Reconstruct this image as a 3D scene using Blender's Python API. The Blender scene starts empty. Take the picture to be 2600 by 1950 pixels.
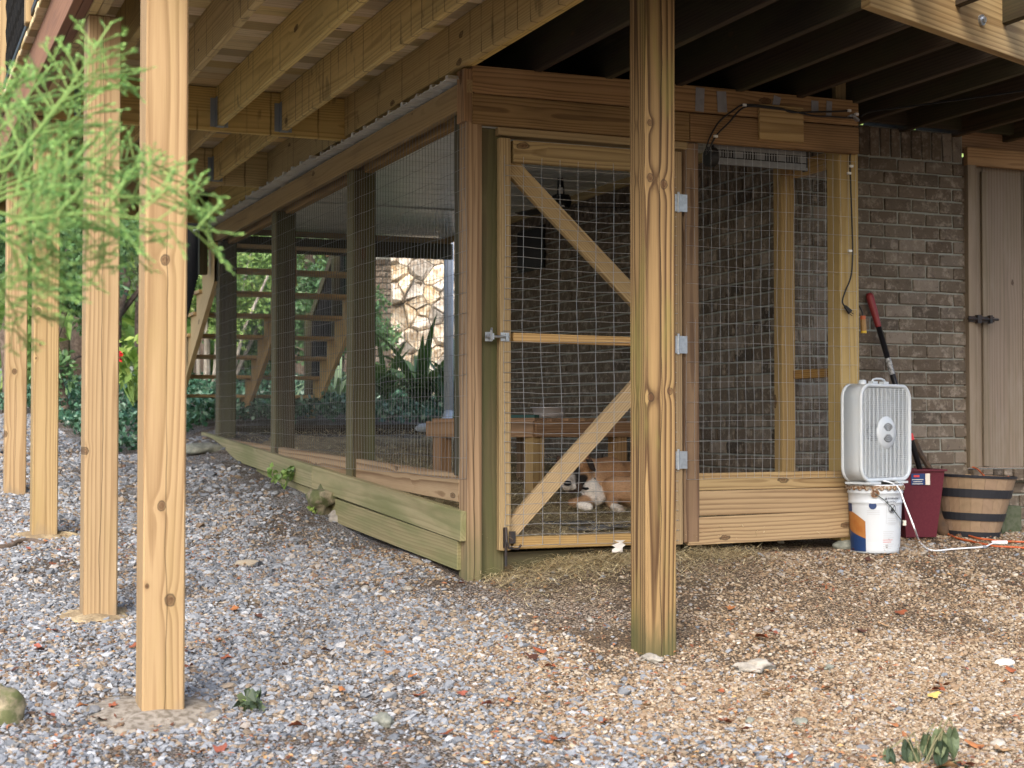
import bpy, bmesh, math, random
import numpy as np
from mathutils import Vector, Matrix, noise as mnoise
random.seed(7); rng = np.random.default_rng(7)
S = bpy.context.scene
COL = S.collection

# ------------------------------------------------------------------ camera, world, sun, exposure
F = 3850.0                                  # focal length in pixels of the 2600 px wide photograph
PH = math.atan(110 / F)
cam = bpy.data.cameras.new('camera'); camo = bpy.data.objects.new('camera', cam); COL.objects.link(camo)
CH = 1.0
camo.location = (0, 0, CH); camo.rotation_euler = (math.pi / 2 + PH, 0, 0)
cam.lens = 36 * F / 2600; cam.sensor_width = 36; cam.clip_start = .05; cam.clip_end = 500
cam.dof.use_dof = True; cam.dof.focus_distance = 7.4; cam.dof.aperture_fstop = 5.0
S.camera = camo
world = bpy.data.worlds.new('World'); S.world = world; world.use_nodes = True
wn = world.node_tree; bg = wn.nodes['Background']
SUN_EL, SUN_AZ = math.radians(39), math.radians(192)     # azimuth from +Y, clockwise: behind the camera, to its left
sky = wn.nodes.new('ShaderNodeTexSky'); sky.sky_type = 'NISHITA'; sky.sun_disc = False
sky.sun_elevation = SUN_EL; sky.sun_rotation = SUN_AZ; sky.air_density = 1.0; sky.dust_density = 4.0; sky.ozone_density = 1.0
wn.links.new(sky.outputs[0], bg.inputs['Color']); bg.inputs['Strength'].default_value = .15
sun = bpy.data.lights.new('sun', 'SUN'); suno = bpy.data.objects.new('sun', sun); COL.objects.link(suno)
sun.energy = 1.25; sun.angle = math.radians(32); sun.color = (1, .98, .96)
sd = Vector((math.sin(SUN_AZ) * math.cos(SUN_EL), math.cos(SUN_AZ) * math.cos(SUN_EL), math.sin(SUN_EL)))
suno.rotation_euler = sd.to_track_quat('Z', 'Y').to_euler()
S.view_settings.view_transform = 'Standard'; S.view_settings.look = 'None'
S.view_settings.exposure = 1.36; S.view_settings.gamma = 1; S.view_settings.use_curve_mapping = False
S.cycles.max_bounces = 8; S.cycles.diffuse_bounces = 5; S.cycles.glossy_bounces = 3; S.cycles.transparent_max_bounces = 8
S.cycles.use_denoising = True

# ------------------------------------------------------------------ measuring helpers (heights are relative to the camera height)
AL = math.radians(22.8)
A = Vector((math.cos(AL), math.sin(AL), 0)); B = Vector((-math.sin(AL), math.cos(AL), 0)); Z = Vector((0, 0, 1))
C0 = Vector((-.1647, 7.4627, CH))
def W(u, v, h): return C0 + A * u + B * v + Z * h
def uvof(x, y):
    p = Vector((x, y, 0)) - Vector((C0.x, C0.y, 0)); return p.dot(A), p.dot(B)
_c, _s = math.cos(PH), math.sin(PH); EYE = Vector((0, 0, CH))
def ray(x, y):
    a = (x - 1300) / F; b = (975 - y) / F
    return Vector((a, _c - b * _s, _s + b * _c))
def pz(x, y, d):
    r = ray(x, y); return EYE + r * (d / r.y)
def pv(x, y, v):
    r = ray(x, y); return EYE + r * ((Vector(C0 - EYE).dot(B) + v) / r.dot(B))
def pu(x, y, u):
    r = ray(x, y); return EYE + r * ((Vector(C0 - EYE).dot(A) + u) / r.dot(A))
def sst(x, a, b):
    t = min(1, max(0, (x - a) / (b - a))); return t * t * (3 - 2 * t)
def gh(u, v):
    ve = v if v < 10 else 10 + 8 * math.tanh((v - 10) / 14)
    if v < -6: ve = -6
    h = -.77 + .083 * ve + .13 * sst(u, 0, .7) * sst(v, -1.7, -.15) * (1 - sst(v, 3, 5))
    h += .24 * sst(v, 4.5, 6.6) * sst(u, -.7, .3)
    h += .10 * sst(u, -1.3, -.1) * sst(v, 1.6, 3.2) * (1 - sst(v, 5.5, 7)) * (1 - sst(u, 0, .5))
    h -= .02 + .03 * (1 - sst(v, -2.0, -.8))
    h += .045 * sst(u, -.9, -.1) * (1 - sst(u, .2, .6)) * sst(v, -.9, -.1) * (1 - sst(v, .6, 1.8))
    h += .018 * mnoise.noise(Vector((u * .9, v * .9, 3))) + .008 * mnoise.noise(Vector((u * 3, v * 3, 9)))
    return h
def gw(x, y):
    u, v = uvof(x, y); return CH + gh(u, v)
def onground(x, y, up=0.0):
    r = ray(x, y); t = 3.0
    for _ in range(4000):
        p = EYE + r * t
        if p.z <= gw(p.x, p.y) + up: return p
        t += .01
    return p
def floorh(v): return -.60 + .085 * max(0, v)

# ------------------------------------------------------------------ object helpers
WORLD = {}
def link(name, data, M, parent=None, **kw):
    o = bpy.data.objects.new(name, data); COL.objects.link(o)
    WORLD[o.name] = M.copy()
    if parent is not None:
        o.parent = parent; o.matrix_basis = WORLD[parent.name].inverted() @ M
    else: o.matrix_basis = M
    for k, val in kw.items(): o[k] = val
    return o
def thing(name, label, category, loc=(0, 0, 0), rz=0, group=None):
    M = Matrix.Translation(Vector(loc)) @ Matrix.Rotation(rz, 4, 'Z')
    o = link(name, None, M, None, label=label, category=category); o.empty_display_size = .1
    if group: o['group'] = group
    return o
def frame(origin, xdir, up=Z):
    x = Vector(xdir).normalized(); z = Vector(up); z = (z - x * z.dot(x))
    if z.length < 1e-5: z = Vector(B) - x * Vector(B).dot(x)
    z.normalize(); y = z.cross(x)
    M = Matrix((x, y, z)).transposed().to_4x4(); M.translation = Vector(origin); return M
class MB:
    def __init__(s): s.v = []; s.f = []; s.m = []; s.r = []
    def add(s, vs, fs, mi=0, r=None):
        o = len(s.v); s.v.extend([tuple(q) for q in vs]); s.f.extend([tuple(i + o for i in q) for q in fs])
        s.m.extend([mi] * len(fs)); s.r.extend([random.random() if r is None else r] * len(fs))
    def box(s, cx, cy, cz, dx, dy, dz, M=None, mi=0):
        vs = [Vector((cx + a * dx / 2, cy + b * dy / 2, cz + c * dz / 2)) for a in (-1, 1) for b in (-1, 1) for c in (-1, 1)]
        if M is not None: vs = [M @ q for q in vs]
        s.add(vs, [(0, 1, 3, 2), (4, 6, 7, 5), (0, 4, 5, 1), (2, 3, 7, 6), (0, 2, 6, 4), (1, 5, 7, 3)], mi)
    def tube(s, pts, r, n=6, mi=0, caps=True, rr=None):
        pts = [Vector(p) for p in pts]; vs = []; k = len(pts); prev = None
        for i, p in enumerate(pts):
            d = (pts[min(i + 1, k - 1)] - pts[max(i - 1, 0)])
            d = d.normalized() if d.length > 1e-9 else Vector((0, 0, 1))
            if prev is None:
                a = d.cross(Vector((0, 0, 1)));
                if a.length < .1: a = d.cross(Vector((1, 0, 0)))
            else: a = prev - d * prev.dot(d)
            a.normalize(); prev = a; b = d.cross(a)
            R = r if rr is None else rr[i]
            for j in range(n):
                t = 2 * math.pi * j / n; vs.append(p + (a * math.cos(t) + b * math.sin(t)) * R)
        fs = [(i * n + j, i * n + (j + 1) % n, (i + 1) * n + (j + 1) % n, (i + 1) * n + j) for i in range(k - 1) for j in range(n)]
        if caps: fs += [tuple(range(n - 1, -1, -1)), tuple((k - 1) * n + j for j in range(n))]
        s.add(vs, fs, mi)
    def lathe(s, prof, n=32, M=None, mi=0, sx=1, sy=1):
        vs = []
        for (r, z) in prof:
            for j in range(n):
                t = 2 * math.pi * j / n; q = Vector((r * math.cos(t) * sx, r * math.sin(t) * sy, z)); vs.append(M @ q if M else q)
        fs = [(i * n + j, i * n + (j + 1) % n, (i + 1) * n + (j + 1) % n, (i + 1) * n + j) for i in range(len(prof) - 1) for j in range(n)]
        s.add(vs, fs, mi)
    def mesh(s, name, mats, smooth=False, attr=False):
        me = bpy.data.meshes.new(name); me.from_pydata(s.v, [], s.f)
        for m in (mats if isinstance(mats, (list, tuple)) else [mats]): me.materials.append(m)
        if any(s.m): me.polygons.foreach_set('material_index', s.m)
        if smooth: me.polygons.foreach_set('use_smooth', [True] * len(s.f))
        if attr:
            at = me.attributes.new('rnd', 'FLOAT', 'FACE'); at.data.foreach_set('value', s.r)
        me.update(); return me
    def build(s, name, mats, parent=None, M=None, smooth=False, attr=False, **kw):
        return link(name, s.mesh(name, mats, smooth, attr), M if M is not None else Matrix.Identity(4), parent, **kw)
_bc = {}
def boxmesh(L, w, t, bev, mat, key=None):
    k = (round(L, 3), round(w, 3), round(t, 3), bev, mat.name)
    if k in _bc: return _bc[k]
    bm = bmesh.new(); bmesh.ops.create_cube(bm, size=1)
    bmesh.ops.scale(bm, vec=(L, t, w), verts=bm.verts)
    if bev: bmesh.ops.bevel(bm, geom=bm.edges[:], offset=bev, segments=1, affect='EDGES')
    me = bpy.data.meshes.new('board'); bm.to_mesh(me); bm.free(); me.materials.append(mat); _bc[k] = me; return me
def board(name, p, q, w, t, mat, parent=None, up=Z, bev=.003, **kw):
    """long axis p-q, w = size along up, t = thickness"""
    p, q = Vector(p), Vector(q); L = (q - p).length
    return link(name, boxmesh(L, w, t, bev, mat), frame((p + q) / 2, q - p, up), parent, **kw)
def cbox(name, p, dims, mat, parent=None, xdir=A, bev=.002, **kw):
    return link(name, boxmesh(dims[0], dims[2], dims[1], bev, mat), frame(p, xdir), parent, **kw)

# ------------------------------------------------------------------ materials
class NT:
    def __init__(s, name, rough=.8, spec=.3, metal=0):
        s.mat = bpy.data.materials.new(name); s.mat.use_nodes = True; s.t = s.mat.node_tree
        s.b = s.t.nodes['Principled BSDF']; s.b.inputs['Roughness'].default_value = rough
        s.b.inputs['Specular IOR Level'].default_value = spec; s.b.inputs['Metallic'].default_value = metal
    def put(s, sock, v):
        if v is None: return
        if isinstance(v, bpy.types.NodeSocket): s.t.links.new(v, sock)
        elif isinstance(v, (tuple, list)) and len(v) == 3 and sock.type == 'RGBA': sock.default_value = (*v, 1)
        else: sock.default_value = v
    def n(s, typ, ins=None, out=0, **kw):
        nd = s.t.nodes.new('ShaderNode' + typ)
        for k, v in kw.items(): setattr(nd, k, v)
        for k, v in (ins or {}).items(): s.put(nd.inputs[k], v)
        return nd.outputs[out]
    def m(s, op, a, b=None, c=None, clamp=False):
        nd = s.t.nodes.new('ShaderNodeMath'); nd.operation = op; nd.use_clamp = clamp
        s.put(nd.inputs[0], a); s.put(nd.inputs[1], b); s.put(nd.inputs[2], c); return nd.outputs[0]
    def vm(s, op, a, b=None):
        nd = s.t.nodes.new('ShaderNodeVectorMath'); nd.operation = op; s.put(nd.inputs[0], a); s.put(nd.inputs[1], b); return nd.outputs[0]
    def noise(s, vec, scale, detail=3, rough=.55, dist=0):
        return s.n('TexNoise', {'Vector': vec, 'Scale': scale, 'Detail': detail, 'Roughness': rough, 'Distortion': dist})
    def mix(s, f, a, b, mode='MIX'):
        nd = s.t.nodes.new('ShaderNodeMix'); nd.data_type = 'RGBA'; nd.blend_type = mode; nd.clamp_factor = True
        s.put(nd.inputs[0], f); s.put(nd.inputs[6], a); s.put(nd.inputs[7], b); return nd.outputs[2]
    def ramp(s, f, stops, interp='LINEAR'):
        nd = s.t.nodes.new('ShaderNodeValToRGB'); nd.color_ramp.interpolation = interp; e = nd.color_ramp.elements
        while len(e) < len(stops): e.new(.5)
        for i, (p, c) in enumerate(stops):
            e[i].position = p; e[i].color = (*c, 1) if not isinstance(c, (int, float)) else (c, c, c, 1)
        s.put(nd.inputs[0], f); return nd.outputs[0]
    def smooth(s, x, a, b):
        nd = s.t.nodes.new('ShaderNodeMapRange'); nd.interpolation_type = 'SMOOTHSTEP'
        s.put(nd.inputs[0], x); nd.inputs[1].default_value = a; nd.inputs[2].default_value = b; return nd.outputs[0]
    def obj(s): return s.n('TexCoord', out=3)
    def pos(s): return s.n('NewGeometry', out=0)
    def rnd(s): return s.n('ObjectInfo', out=5)
    def col(s, c): s.put(s.b.inputs['Base Color'], c)
    def bump(s, h, strength=.3, dist=.002):
        nd = s.t.nodes.new('ShaderNodeBump'); nd.inputs['Strength'].default_value = strength; nd.inputs['Distance'].default_value = dist
        s.put(nd.inputs['Height'], h); s.t.links.new(nd.outputs[0], s.b.inputs['Normal'])
def wood(name, light, dark, freq=95, ringamt=.6, stain=(.18, .12, .07), stainamt=.3, moss=(.07, .085, .03), mossamt=0, base=None,
         knots=1, crack=False, drip=0, rough=.75, vary=.25, dirt=None, knots_at=()):
    t = NT(name, rough, .25); o = t.obj(); r = t.rnd()
    sx = t.n('SeparateXYZ', {0: o}, 0); sy = t.n('SeparateXYZ', {0: o}, 1); sz = t.n('SeparateXYZ', {0: o}, 2)
    r1 = t.m('MULTIPLY', r, 91.7); rf = t.m('FRACT', t.m('MULTIPLY', r, 17.3)); rg = t.m('FRACT', t.m('MULTIPLY', r, 53.9)); rh = t.m('FRACT', t.m('MULTIPLY', r, 131.1))
    off = t.n('CombineXYZ', {0: r1, 1: t.m('MULTIPLY', r, 33.0), 2: t.m('MULTIPLY', r, 57.0)})
    q = t.vm('ADD', t.vm('MULTIPLY', o, (.42, 5, 5)), off)
    n1 = t.noise(q, 1.0, 2); n2 = t.noise(t.vm('ADD', q, (13, 7, 5)), 1.0, 2)
    kv = t.vm('ADD', t.vm('ADD', t.vm('MULTIPLY', o, (3.0, 7.0, 7.0)), t.vm('MULTIPLY', t.n('TexNoise', {'Vector': t.vm('MULTIPLY', o, (1, 1, 1)), 'Scale': 28.0, 'Detail': 2.0}, 1), (.12, .12, .12))), off)
    vor = t.n('TexVoronoi', {'Vector': kv, 'Scale': 1.0}, 0)
    vc = t.n('SeparateColor', {0: t.n('TexVoronoi', {'Vector': kv, 'Scale': 1.0}, 1)}, 0)
    has = t.m('MULTIPLY', t.m('GREATER_THAN', vc, .6), knots)
    sw = t.m('MULTIPLY', t.m('SUBTRACT', 1, t.smooth(vor, .0, .55)), has)
    kn = t.m('MULTIPLY', t.m('SUBTRACT', 1, t.smooth(vor, .06, .13)), has)
    kr = t.m('MULTIPLY', t.m('SUBTRACT', 1, t.smooth(t.m('ABSOLUTE', t.m('SUBTRACT', vor, .105)), .004, .022)), has)
    for (kx, kz, kr_) in knots_at:
        dd = t.m('SQRT', t.m('ADD', t.m('POWER', t.m('MULTIPLY', t.m('SUBTRACT', sx, kx), .8), 2), t.m('POWER', t.m('SUBTRACT', sz, kz), 2)))
        dd = t.m('DIVIDE', t.m('ADD', dd, t.m('MULTIPLY_ADD', t.noise(o, 60, 2), .008, -.004)), kr_ * .68)
        kn = t.m('MAXIMUM', kn, t.m('SUBTRACT', 1, t.smooth(dd, .5, 1.0))); kr = t.m('MAXIMUM', kr, t.m('SUBTRACT', 1, t.smooth(t.m('ABSOLUTE', t.m('SUBTRACT', dd, .9)), .05, .25)))
        sw = t.m('ADD', sw, t.m('POWER', 2.718, t.m('MULTIPLY', t.m('MULTIPLY', dd, dd), -.22)))
    cy = t.m('ADD', t.m('ADD', sy, t.m('MULTIPLY_ADD', rf, .12, -.02)), t.m('MULTIPLY_ADD', n1, .06, -.03))
    cz = t.m('ADD', t.m('ADD', sz, t.m('MULTIPLY_ADD', rg, .14, -.07)), t.m('MULTIPLY_ADD', n2, .06, -.03))
    rad = t.m('SQRT', t.m('ADD', t.m('MULTIPLY', cy, cy), t.m('MULTIPLY', cz, cz)))
    rad = t.m('MULTIPLY_ADD', sw, .007, rad)
    ph = t.m('FRACT', t.m('MULTIPLY', rad, freq))
    ring = t.ramp(ph, [(0, .0), (.45, .25), (.82, 1.0), (.93, .7), (1, 0)])
    fib = t.m('ADD', t.m('MULTIPLY', t.noise(t.vm('MULTIPLY', o, (5, 260, 260)), 1, 2), .5), t.m('MULTIPLY', t.noise(t.vm('MULTIPLY', o, (2.2, 70, 70)), 1, 3), .5))
    big = t.noise(t.vm('ADD', t.vm('MULTIPLY', o, (1.6, 9, 9)), off), 1, 4)
    f = t.m('MULTIPLY', ring, t.m('MULTIPLY_ADD', big, ringamt * 1.0, ringamt * .45))
    f = t.m('ADD', f, t.m('MULTIPLY_ADD', fib, 1.1, -.55), clamp=True)
    c = t.mix(f, light, dark)
    c = t.mix(t.m('MULTIPLY', t.smooth(big, .5, .75), stainamt), c, stain)
    br = t.n('HueSaturation', {'Hue': t.m('MULTIPLY_ADD', rh, .012, .494), 'Saturation': t.m('MULTIPLY_ADD', rg, vary, 1 - vary / 2), 'Value': t.m('MULTIPLY_ADD', rf, vary * 1.5, 1 - vary * .75), 'Color': c})
    c = t.mix(t.m('MULTIPLY', kn, t.m('MULTIPLY_ADD', t.noise(o, 90, 3), .9, .35)), br, (.075, .036, .016)); c = t.mix(t.m('MULTIPLY', kr, .7), c, (.035, .02, .012))
    if drip:
        d = t.m('ABSOLUTE', t.m('SUBTRACT', t.m('FRACT', t.m('DIVIDE', t.m('ADD', sx, t.m('MULTIPLY_ADD', t.noise(t.vm('MULTIPLY', o, (3, 3, 12)), 1, 2), .012, -.006)), .146)), .5))
        dm = t.m('MULTIPLY', t.m('SUBTRACT', 1, t.smooth(d, .015, .06)), t.smooth(t.noise(t.vm('ADD', t.vm('MULTIPLY', o, (7, 1, 2)), off), 1, 2), .42, .6))
        c = t.mix(t.m('MULTIPLY', dm, drip), c, (.05, .03, .015))
        bl = t.smooth(t.noise(t.vm('ADD', t.vm('MULTIPLY', o, (9, 9, 4)), off), 1, 3), .62, .7)
        c = t.mix(t.m('MULTIPLY', bl, drip * .6), c, (.03, .022, .012))
    if mossamt:
        mm = t.smooth(t.noise(t.vm('ADD', t.vm('MULTIPLY', o, (1.3, 7, 7)), off), 1, 4), .4, .62)
        c = t.mix(t.m('MULTIPLY', mm, mossamt), c, moss)
    if base is not None:                       # (x where growth is full, x where it ends, amount)
        g = t.m('SUBTRACT', 1, t.smooth(t.m('MULTIPLY_ADD', t.noise(t.vm('MULTIPLY', o, (4, 18, 18)), 1, 3), .35, sx), base[0], base[1]))
        c = t.mix(t.m('MULTIPLY', g, base[2]), c, dirt or moss)
    if crack:
        w = t.m('MULTIPLY_ADD', t.noise(t.n('CombineXYZ', {0: t.m('MULTIPLY', sx, 1.8), 1: r1, 2: 0.0}), 1, 3), .05, -.025)
        k = t.m('SUBTRACT', 1, t.smooth(t.m('ABSOLUTE', t.m('ADD', sz, w)), .0008, .0026))
        k = t.m('MULTIPLY', k, t.smooth(t.noise(t.n('CombineXYZ', {0: t.m('MULTIPLY', sx, .8), 1: r1, 2: 4.0}), 1, 2), .36, .46))
        c = t.mix(t.m('MULTIPLY', k, float(crack) * .9), c, (.02, .012, .006))
    t.col(c)
    hgt = t.m('ADD', t.m('MULTIPLY', f, -.6), t.m('MULTIPLY', t.noise(t.vm('MULTIPLY', o, (8, 90, 90)), 1, 3), .6))
    t.bump(hgt, .35, .0015); return t.mat
M = {}
NEWP = dict(light=(.365, .26, .135), dark=(.20, .125, .057), freq=85, ringamt=.75, stain=(.31, .23, .10), stainamt=.4, dirt=(.21, .165, .11), vary=.10)
M['newpost'] = wood('new pine post', crack=.6, base=(-1.25, -1.05, .45), **NEWP)
OLDP = dict(light=(.28, .19, .085), dark=(.072, .041, .018), freq=74, ringamt=1.25, stain=(.19, .17, .05), stainamt=.7, crack=True, base=(-1.62, -1.42, .75), moss=(.055, .062, .026), vary=.06)
M['joist'] = wood('treated joist', (.58, .44, .19), (.28, .185, .065), 85, .6, stain=(.30, .25, .12), stainamt=.45, drip=.65, vary=.25)
M['deckboard'] = wood('treated deck board', (.58, .46, .26), (.35, .24, .12), 80, .55, stain=(.22, .17, .08), stainamt=.5, vary=.5)
M['stained'] = wood('brown stained fascia', (.27, .145, .085), (.17, .085, .05), 60, .5, stain=(.13, .07, .05), stainamt=.5, vary=.1)
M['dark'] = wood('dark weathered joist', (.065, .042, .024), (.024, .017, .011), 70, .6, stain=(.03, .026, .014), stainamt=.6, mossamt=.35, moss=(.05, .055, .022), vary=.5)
M['header'] = wood('brown header timber', (.30, .19, .085), (.12, .068, .03), 75, .8, stain=(.10, .06, .025), stainamt=.6, vary=.3)
M['sidebeam'] = wood('grey brown side beam', (.33, .235, .11), (.19, .125, .055), 80, .5, stain=(.15, .10, .05), stainamt=.5, vary=.15)
M['cornerpost'] = wood('mossy corner post', (.135, .11, .06), (.065, .052, .028), 60, .6, stain=(.10, .11, .04), stainamt=.7, mossamt=.5, moss=(.075, .085, .035), base=(-1.2, -.55, .6), vary=.1)
M['pinktrim'] = wood('reddish worn timber', (.34, .235, .13), (.15, .09, .045), 55, .9, stain=(.34, .24, .15), stainamt=.3, crack=True, base=(-1.05, -.5, .85), moss=(.10, .11, .05), vary=.1)
M['darkpost'] = wood('grey green dark post', (.065, .053, .032), (.028, .023, .014), 60, .7, stain=(.07, .07, .035), stainamt=.6, mossamt=.3, vary=.3)
M['greenboard'] = wood('green tinged treated board', (.30, .265, .145), (.17, .145, .07), 60, .6, stain=(.18, .17, .075), stainamt=.7, mossamt=.45, moss=(.13, .155, .06), vary=.15)
M['sill'] = wood('brown grained sill board', (.33, .24, .15), (.15, .09, .05), 48, 1.0, stain=(.2, .15, .1), stainamt=.3, vary=.15)
M['newsill'] = wood('yellow sill board', (.39, .275, .14), (.17, .10, .045), 50, .8, stain=(.30, .17, .08), stainamt=.3, vary=.2)
M['door'] = wood('door frame pine', (.42, .295, .145), (.20, .12, .052), 85, .85, stain=(.34, .26, .13), stainamt=.3, vary=.25)
M['litedge'] = wood('olive lit post side', (.13, .115, .06), (.075, .062, .03), 60, .6, stain=(.14, .14, .06), stainamt=.5, vary=.15)
M['jamb'] = wood('reddish brown jamb', (.22, .145, .085), (.085, .047, .028), 65, .9, stain=(.2, .12, .09), stainamt=.3, vary=.1)
M['pine'] = wood('yellow pine stud', (.37, .27, .13), (.20, .13, .055), 75, .6, stain=(.30, .22, .10), stainamt=.4, vary=.2)
M['table'] = wood('rough table timber', (.32, .20, .11), (.16, .088, .045), 70, .7, stain=(.12, .08, .05), stainamt=.5, vary=.2)
M['siding'] = wood('grey brown barn board', (.21, .17, .13), (.115, .088, .064), 50, .6, stain=(.27, .23, .20), stainamt=.6, mossamt=.25, moss=(.12, .10, .05), vary=.2)
M['stairwood'] = wood('new stair lumber', (.60, .44, .24), (.42, .28, .13), 80, .45, stain=(.2, .14, .07), stainamt=.3, vary=.2)

def simple(name, c, rough=.6, spec=.4, metal=0, n=0, scale=30, c2=None, bump=0):
    t = NT(name, rough, spec, metal)
    if n or bump:
        nz = t.noise(t.obj(), scale, 4)
        if n: t.col(t.mix(t.m('MULTIPLY', t.smooth(nz, .4, .65), n), c, c2 or tuple(q * .5 for q in c)))
        else: t.col(c)
        if bump: t.bump(nz, bump, .003)
    else: t.col(c)
    return t.mat
M['wire'] = simple('galvanised wire', (.38, .39, .40), .4, .5, .5)
M['wiredull'] = simple('dull weathered wire', (.21, .215, .21), .5, .4, .3)
M['galv'] = simple('galvanised steel', (.42, .45, .48), .4, .5, .8, .5, 60, (.28, .30, .33))
M['steel'] = simple('stainless bowl', (.72, .73, .75), .35, .5, .7)
M['black'] = simple('black plastic', (.012, .012, .013), .5)
M['blackrub'] = simple('black rubber cord', (.015, .015, .016), .55)
M['iron'] = simple('black iron', (.03, .03, .032), .55, .4, .4, .5, 50, (.07, .035, .02))
M['heater'] = simple('grey enamel', (.18, .185, .19), .55, .4, 0, .3, 40, (.11, .11, .11))
M['tape'] = simple('grey duct tape', (.25, .25, .26), .5, .4, 0, .4, 30, (.17, .17, .18))
M['white'] = simple('white plastic', (.50, .545, .58), .35, .5, 0, .18, 9, (.55, .54, .50))
M['bladegrey'] = simple('translucent grey blade', (.22, .23, .24), .45, .4)
M['whitecord'] = simple('white cord', (.75, .77, .8), .5)
M['orange'] = simple('orange cord', (.40, .085, .025), .5)
M['yellowp'] = simple('yellow plug', (.6, .4, .03), .5)
M['red'] = simple('crimson grip', (.20, .02, .022), .5, .4, 0, .4, 40, (.2, .02, .02))
M['bin'] = simple('crimson bin plastic', (.085, .011, .02), .5, .3, 0, .3, 90, (.125, .028, .036))
M['blue'] = simple('blue print', (.010, .035, .12), .45, .4)
M['cream'] = simple('cream print', (.62, .58, .5), .6)
M['pvc'] = simple('pale grey downspout', (.42, .46, .50), .4, .5, 0, .4, 8, (.33, .36, .38))
M['concrete'] = simple('rough concrete', (.25, .225, .19), .95, .1, 0, 1.0, 45, (.14, .12, .095), 1.0)
M['blocks'] = simple('mossy concrete block', (.085, .095, .065), .95, .1, 0, .6, 30, (.045, .06, .03), .6)
M['rust'] = simple('rusty steel', (.10, .06, .035), .75, .3, .3, .7, 14, (.03, .028, .028), .4)
M['rustpaint'] = simple('rust', (.17, .085, .035), .8, .2, 0, .85, 90, (.46, .43, .37), .4)
M['net'] = simple('black netting', (.012, .012, .012), .9, .1)
M['lawn'] = simple('sunlit grass', (.16, .25, .05), .9, .1, 0, .6, 3, (.09, .15, .03))
M['slate'] = simple('dark flagstone', (.13, .135, .145), .8, .3, 0, .6, 12, (.08, .08, .085), .5)
M['bracket'] = simple('thin joist hanger steel', (.33, .38, .42), .45, .5, .7)
M['pottery'] = simple('barrel plastic rim', (.02, .022, .028), .5)
M['hook'] = simple('painted white clip', (.7, .7, .68), .5)

def m_rock(name, c1, c2, c3, sc=9, rough=.85, moss=0):
    t = NT(name, rough, .25); o = t.obj(); n = t.noise(o, sc, 6, .65)
    c = t.ramp(n, [(.3, c1), (.5, c2), (.68, c3)])
    if moss: c = t.mix(t.m('MULTIPLY', t.smooth(t.noise(t.vm('ADD', o, (4, 4, 4)), sc * 1.4, 5), .45, .6), moss), c, (.07, .09, .03))
    t.col(c); t.bump(t.noise(o, sc * 5, 6, .7), .6, .006); return t.mat
M['rock'] = m_rock('pale rock', (.17, .155, .13), (.30, .28, .245), (.42, .40, .36))
M['rockgrey'] = m_rock('grey green stone', (.12, .13, .11), (.20, .21, .18), (.30, .31, .27), 14)
M['rockmoss'] = m_rock('mossy rock', (.10, .09, .055), (.17, .15, .10), (.35, .30, .2), 10, .95, .8)
M['flag'] = (lambda t: (t.col(t.n('HueSaturation', {'Value': t.m('MULTIPLY_ADD', t.rnd(), .7, .6), 'Saturation': t.m('MULTIPLY_ADD', t.m('FRACT', t.m('MULTIPLY', t.rnd(), 7.7)), .9, .5), 'Color': t.ramp(t.noise(t.vm('MULTIPLY', t.obj(), (1, 1, 1)), 7, 6, .7, 1.5), [(.28, (.14, .085, .045)), (.42, (.38, .285, .185)), (.56, (.56, .505, .41))])})), t.bump(t.noise(t.obj(), 22, 6), .7, .02), t.mat)[2])(NT('tan flagstone', .8))

def m_brick(name, far=False):
    t = NT(name, .9, .15); o = t.obj(); r = t.rnd()
    off = t.n('CombineXYZ', {0: t.m('MULTIPLY', r, 71.0), 1: t.m('MULTIPLY', r, 13.0), 2: 0.0})
    o2 = t.vm('ADD', o, off)
    c = t.ramp(r, [(0, (.083, .064, .047)), (.18, (.13, .104, .08)), (.36, (.105, .085, .064)), (.52, (.19, .16, .13)), (.68, (.05, .041, .033)), (.8, (.145, .12, .093)), (1, (.092, .073, .055))], 'LINEAR')
    n1 = t.noise(o2, 16, 6, .75); c = t.mix(t.m('MULTIPLY', t.smooth(n1, .48, .66), .65), c, (.30, .26, .215))
    n2 = t.noise(t.vm('ADD', o2, (5, 5, 5)), 30, 4, .7); c = t.mix(t.m('MULTIPLY', t.smooth(n2, .55, .7), .7), c, (.055, .042, .038))
    t.col(c); t.bump(t.noise(o2, 70, 5, .7), .7, .004); return t.mat
M['brick'] = m_brick('tumbled brick')
M['mortar'] = simple('grey mortar', (.26, .27, .245), .95, .1, 0, .5, 40, (.22, .22, .18), .5)

def m_leaf(name, stops, rough=.5, trans=.25, attr=True):
    t = NT(name, rough, .4); a = t.n('Attribute', {}, 2, attribute_name='rnd')
    c = t.ramp(a, stops); t.col(c)
    tr = t.n('BsdfTranslucent', {0: t.mix(.4, c, (.25, .4, .05))})
    mx = t.n('MixShader', {0: trans, 1: t.b.outputs[0], 2: tr})
    t.t.links.new(mx, t.t.nodes['Material Output'].inputs[0]); return t.mat
M['leafdark'] = m_leaf('dark glossy leaves', [(0, (.03, .08, .035)), (.5, (.08, .17, .07)), (1, (.20, .33, .14))], .4)
M['leafmid'] = m_leaf('mid green leaves', [(0, (.07, .14, .04)), (.5, (.19, .32, .09)), (.9, (.36, .48, .15)), (1, (.42, .36, .14))])
M['leafgrey'] = m_leaf('grey green leaves', [(0, (.10, .16, .09)), (.5, (.24, .33, .18)), (1, (.40, .50, .30))])
M['leaflight'] = m_leaf('bright green leaves', [(0, (.12, .22, .04)), (.5, (.24, .38, .08)), (1, (.42, .52, .14))], .5, .4)
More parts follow.
